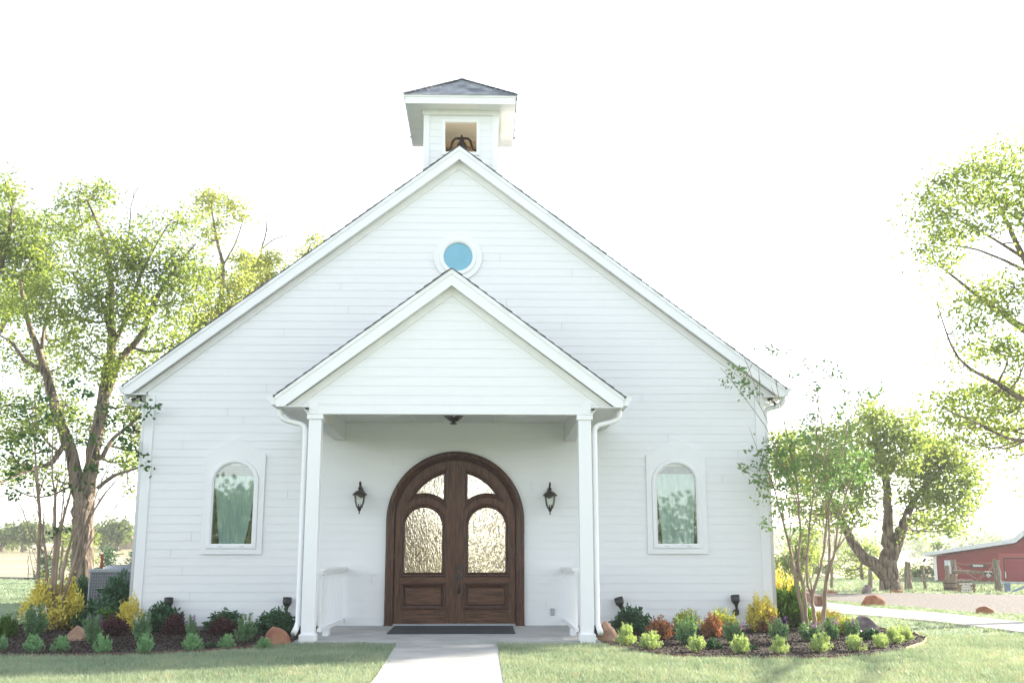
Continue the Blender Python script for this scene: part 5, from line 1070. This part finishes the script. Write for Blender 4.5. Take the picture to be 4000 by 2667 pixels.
# do-not-block sign leaning on the barrel
q = PD(2221, 1363, 35.3); q[2] = .07; k = 35.3 / FPX; S = empty('driveway_sign', 'low brown plank sign with white capital lettering between barrel and right post', 'sign', q)
mb = MB(); mb.prism([(-19 * k, 0), (21 * k, -.0), (19.5 * k, 3 * k), (21.5 * k, 6 * k), (19 * k, 9 * k), (20.5 * k, 13 * k), (20 * k, 18 * k), (18 * k, 19.5 * k), (5 * k, 20.5 * k), (-20 * k, 22 * k), (-20.5 * k, 14 * k), (-20 * k, 6 * k)], 0, .05); mb.build('board', SIGNW, S)
for i, (t, zz, sz) in enumerate((('DO NOT BLOCK', 18.3, 5.0), ('DRIVEWAY', 13.4, 5.0), ('EMERGENCY', 7.6, 5.2), ('VEHICLES ONLY', 2.4, 5.0))): sign_text(t, -1 * k + (.5 * k * i), zz * k, sz * k * .95, S, bold=.004, sx=.82)
MB().box(-15 * k, 15 * k, -.008, -.002, 10.5 * k, 11.2 * k).build('divider_line', SIGNL, S)
mb = MB(); mb.tube([(-20 * k, .03, 24 * k), (-10 * k, .03, 25 * k), (0, .03, 24.4 * k), (10 * k, .03, 24.6 * k), (17 * k, .03, 25 * k)], [.05, .06, .055, .06, .04], 7, jit=.2); mb.build('driftwood_cap', POSTW, S)
q = PD(2185, 1361, 37.0); q[2] = .07; k = 37 / FPX; B = empty('barrel_planter', 'half wooden barrel planter at the foot of the entrance posts', 'planter', q)
MB().lathe([(.001, .02), (14.3 * k, 0), (15.3 * k, 8 * k), (16 * k, 16 * k), (16.2 * k, 24.5 * k), (15.2 * k, 24.5 * k), (14.8 * k, 20 * k), (.001, 19 * k)], n=22).build('barrel_body', BARREL, B)
MB().lathe([(14.9 * k, 4 * k), (15.2 * k, 4 * k), (15.6 * k, 7 * k), (15.2 * k, 7 * k)], n=22).lathe([(16.1 * k, 15.5 * k), (16.5 * k, 15.5 * k), (16.6 * k, 18 * k), (16.1 * k, 18 * k)], n=22).build('hoop', BLACK, B)
q = PD(2270, 1318, 35.4); k = 35.4 / FPX; S = empty('notice_board', 'small dark notice with five lines of pale lettering hung on the entrance rail', 'sign', q)
MB().box(-8.3 * k, 8.3 * k, 0, .03, -7.5 * k, 7 * k).build('board', SIGND, S)
for t, zz, sz in (('Wedding Site', 5.6, 3.1), ('&', 2.4, 2.6), ('Parking', -.5, 2.9), ('In The Rear', -3.2, 2.8), ('Please', -6.0, 2.6)): sign_text(t, 0, zz * k, sz * k, S, bold=.002)
# gate
q = PD(2316, 1367, 34.6); q[2] = .07; G = empty('metal_gate', 'blue-grey pipe gate at the right edge below the barn door', 'gate', q); k = 34.6 / FPX
MB().box(-5.5 * k, 4.5 * k, -.07, .07, 0, 22 * k).build('gate_post', BLUEM, G)
MB().bar((-15 * k, -.02, 22.8 * k), (120 * k, -.02, 21 * k), .07, .05).build('top_rail', STEEL, G)
MB().bar((5 * k, 0, 1.5 * k), (60 * k, 0, 21 * k), .06, .06).build('brace', BLUEM, G)
MB().box(116 * k, 122 * k, -.06, .06, 0, 24 * k).build('end_post', BLUEM, G)
# barn
DB = 52.; q = PD(2151, 1362, DB); gz = q[2] - .3; BR = empty('barn', 'red clapboard barn with pale metal roof at the right edge', 'barn', (q[0], q[1], gz)); k = DB / FPX
TH = math.radians(28); BU = np.array([math.cos(TH), -math.sin(TH), 0]); BN = np.array([math.sin(TH), math.cos(TH), 0])
BR.rotation_euler.z = -TH
def bpw(px, py): d = ray(px, py); s_ = ((q - CAM) @ BN) / (d @ BN); return CAM + d * s_
def bp(px, py): p = bpw(px, py); return ((p - q) @ BU, p[2] - gz)
wallp = [bp(2151, 1362), bp(2560, 1362), bp(2560, 1262), bp(2450, 1150), bp(2335, 1247), bp(2151, 1276)]; wallp[0] = (0, 0); wallp[1] = (wallp[1][0], 0)
mb = MB(); mb.prism(wallp, 0, 14)
mb.build('wall', REDP, BR)
mb = MB(); h_ = bp(2200, 1362)[1]
for i in range(1, 15):
    z = i * .155
    x1 = 8.0; xl = .12
    mb.box(xl, 8.9, -.012, -.001, z, z + .012)
mb.build('clapboard_edge', mat('barn_groove', (.17, .03, .03), .9), BR)
MB().box(-.02, 8.9, -.05, -.014, 0, .36).build('white_skirt', SIGNL, BR)
MB().box(-.03, .11, -.04, -.013, .36, bp(2151, 1277)[1]).build('corner_board', SIGNL, BR)
r = [bp(2122, 1277), bp(2333, 1246), bp(2450, 1147), bp(2580, 1262)]; up = 9 * k
mb = MB(); mb.prism([r[0], r[1], r[2], r[3], (r[3][0], r[3][1] + up), (r[2][0], r[2][1] + up), (r[1][0] - .1, r[1][1] + up), (r[0][0] - .05, r[0][1] + up * .8)], -.35, 14.4); mb.build('roof', ROOFM, BR)
d0, d1 = bp(2303, 1280), bp(2395, 1280)
D_ = MB().box(d0[0], d1[0], -.05, -.013, .34, d0[1]).build('door', mat('barn_door_red', (.26, .035, .045), .75, var=.1, scale=2, stretch=(.5, 1, 6)), BR)
MB().box(d0[0] - .17, d0[0], -.06, -.013, .34, d0[1] + .17).box(d0[0] - .17, d1[0] + .17, -.062, -.0135, d0[1], d0[1] + .2).build('door_casing', mat('barn_trim_red', (.33, .06, .055), .7), BR)
MB().box(d0[0] + .0, d0[0] + .05, -.056, -.0505, .34, d0[1]).box(d0[0] + .05, d1[0], -.056, -.0505, d0[1] - .05, d0[1]).build('door_gap', BLACK, D_)
MB().tube([(d0[0] + .06, -.05, 1.05), (d0[0] + .06, -.12, 1.08), (d0[0] + .07, -.12, 1.3), (d0[0] + .06, -.05, 1.33)], .022, 6).build('handle', SIGNL, D_)
p1, p2, p3, p4 = bp(2170, 1300), bp(2183, 1286), bp(2179, 1317), bp(2185.5, 1300)
pn = MB().box(p1[0], p2[0], -.08, -.015, p1[1], p2[1]).box(p3[0], p4[0], -.085, -.015, p3[1], p4[1]).build('grey_panel', PANELG, BR)
MB().tube([(p2[0] - .05, -.09, p1[1] + .12), (p2[0] - .05, -.14, p1[1] + .12)], .05, 10).build('meter_dial', BULB, pn)
pp = bp(2310, 1300); MB().box(pp[0] - .22, pp[0] + .02, -.03, -.0135, .36, pp[1] + .1).build('rust_strip', mat('dark_red_board', (.12, .02, .04), .8), BR)
e = bpw(2246, 1298) - BN * .07; S = empty('entrance_sign', 'dark arrow-shaped sign reading Entrance on the red barn wall', 'sign', e, -TH)
MB().prism([(-18 * k, -.3 * k), (-13.5 * k, 4 * k), (16 * k, 4.2 * k), (19 * k, 4 * k), (16.5 * k, .2 * k), (19 * k, -3.6 * k), (16 * k, -3.7 * k), (-13.5 * k, -4 * k)], 0, .03).build('board', SIGND, S)
sign_text('Entrance', .3 * k, -.1 * k, 7.2 * k, S, shear=.25, bold=.006, sx=.80)
# floodlamp on the barn eave
v = bp(2126, 1283); MB().tube([(v[0], -.2, v[1]), (v[0] - .08, -.3, v[1] - .12)], .05, 8).build('eave_lamp', BRONZE, BR)
# landscape timbers beside the chapel
mb = MB(); a, b = PZ(1842, 1376, .05), PZ(1884, 1398, .05); mb.bar((*a[:2], .16), (*b[:2], .2), .12, .26); tag(mb.build('retaining_timber', mat('dark_timber', (.10, .045, .03), .8, var=.3)), 'dark brown slanting timber curb behind the myrtle stems', 'timber')
# string lights
sl = empty('string_lights', 'string of small round white bulbs hung through the oak', 'string lights', PD(1985, 1168, 30)); base = np.array(sl.location)
pts = [PD(x, y, 30) - base for x, y in ((1930, 1150), (1960, 1162), (1990, 1169), (2040, 1178), (2120, 1182), (2210, 1183), (2352, 1184), (2450, 1180))]
MB().tube(pts, .006, 4).build('cord', TWIG, sl)
bm_ = None
for i, (x, y) in enumerate([(1984, 1174), (1996, 1177), (2008, 1179), (2060, 1184), (2085, 1185), (2110, 1186), (2140, 1187), (2170, 1187), (2200, 1188), (2225, 1188), (2250, 1188), (2275, 1188), (2300, 1188), (2330, 1188)]):
    p = PD(x, y, 30) - base
    if bm_ is None: bm_ = MB().lathe([(.001, -.05), (.035, -.03), (.042, 0), (.025, .03), (.012, .05), (.001, .055)], n=10).build('bulb', BULB, sl, True); o = bm_
    else: o = bm_.copy(); COL.objects.link(o); o.parent = sl
    o.location = tuple(p)

# ---------------------------------------------------------------- air
hz = MB().box(-700, 900, -110, 760, -14, 24).build('haze', None); tag(hz, kind='stuff')
hm = bpy.data.materials.new('haze'); hm.use_nodes = True; t_ = hm.node_tree; t_.nodes.remove(t_.nodes['Principled BSDF'])
pv = t_.nodes.new('ShaderNodeVolumePrincipled'); pv.inputs['Color'].default_value = (.93, .95, 1, 1); pv.inputs['Density'].default_value = .0007; pv.inputs['Anisotropy'].default_value = .3
t_.links.new(pv.outputs[0], t_.nodes['Material Output'].inputs['Volume']); hz.data.materials.append(hm)
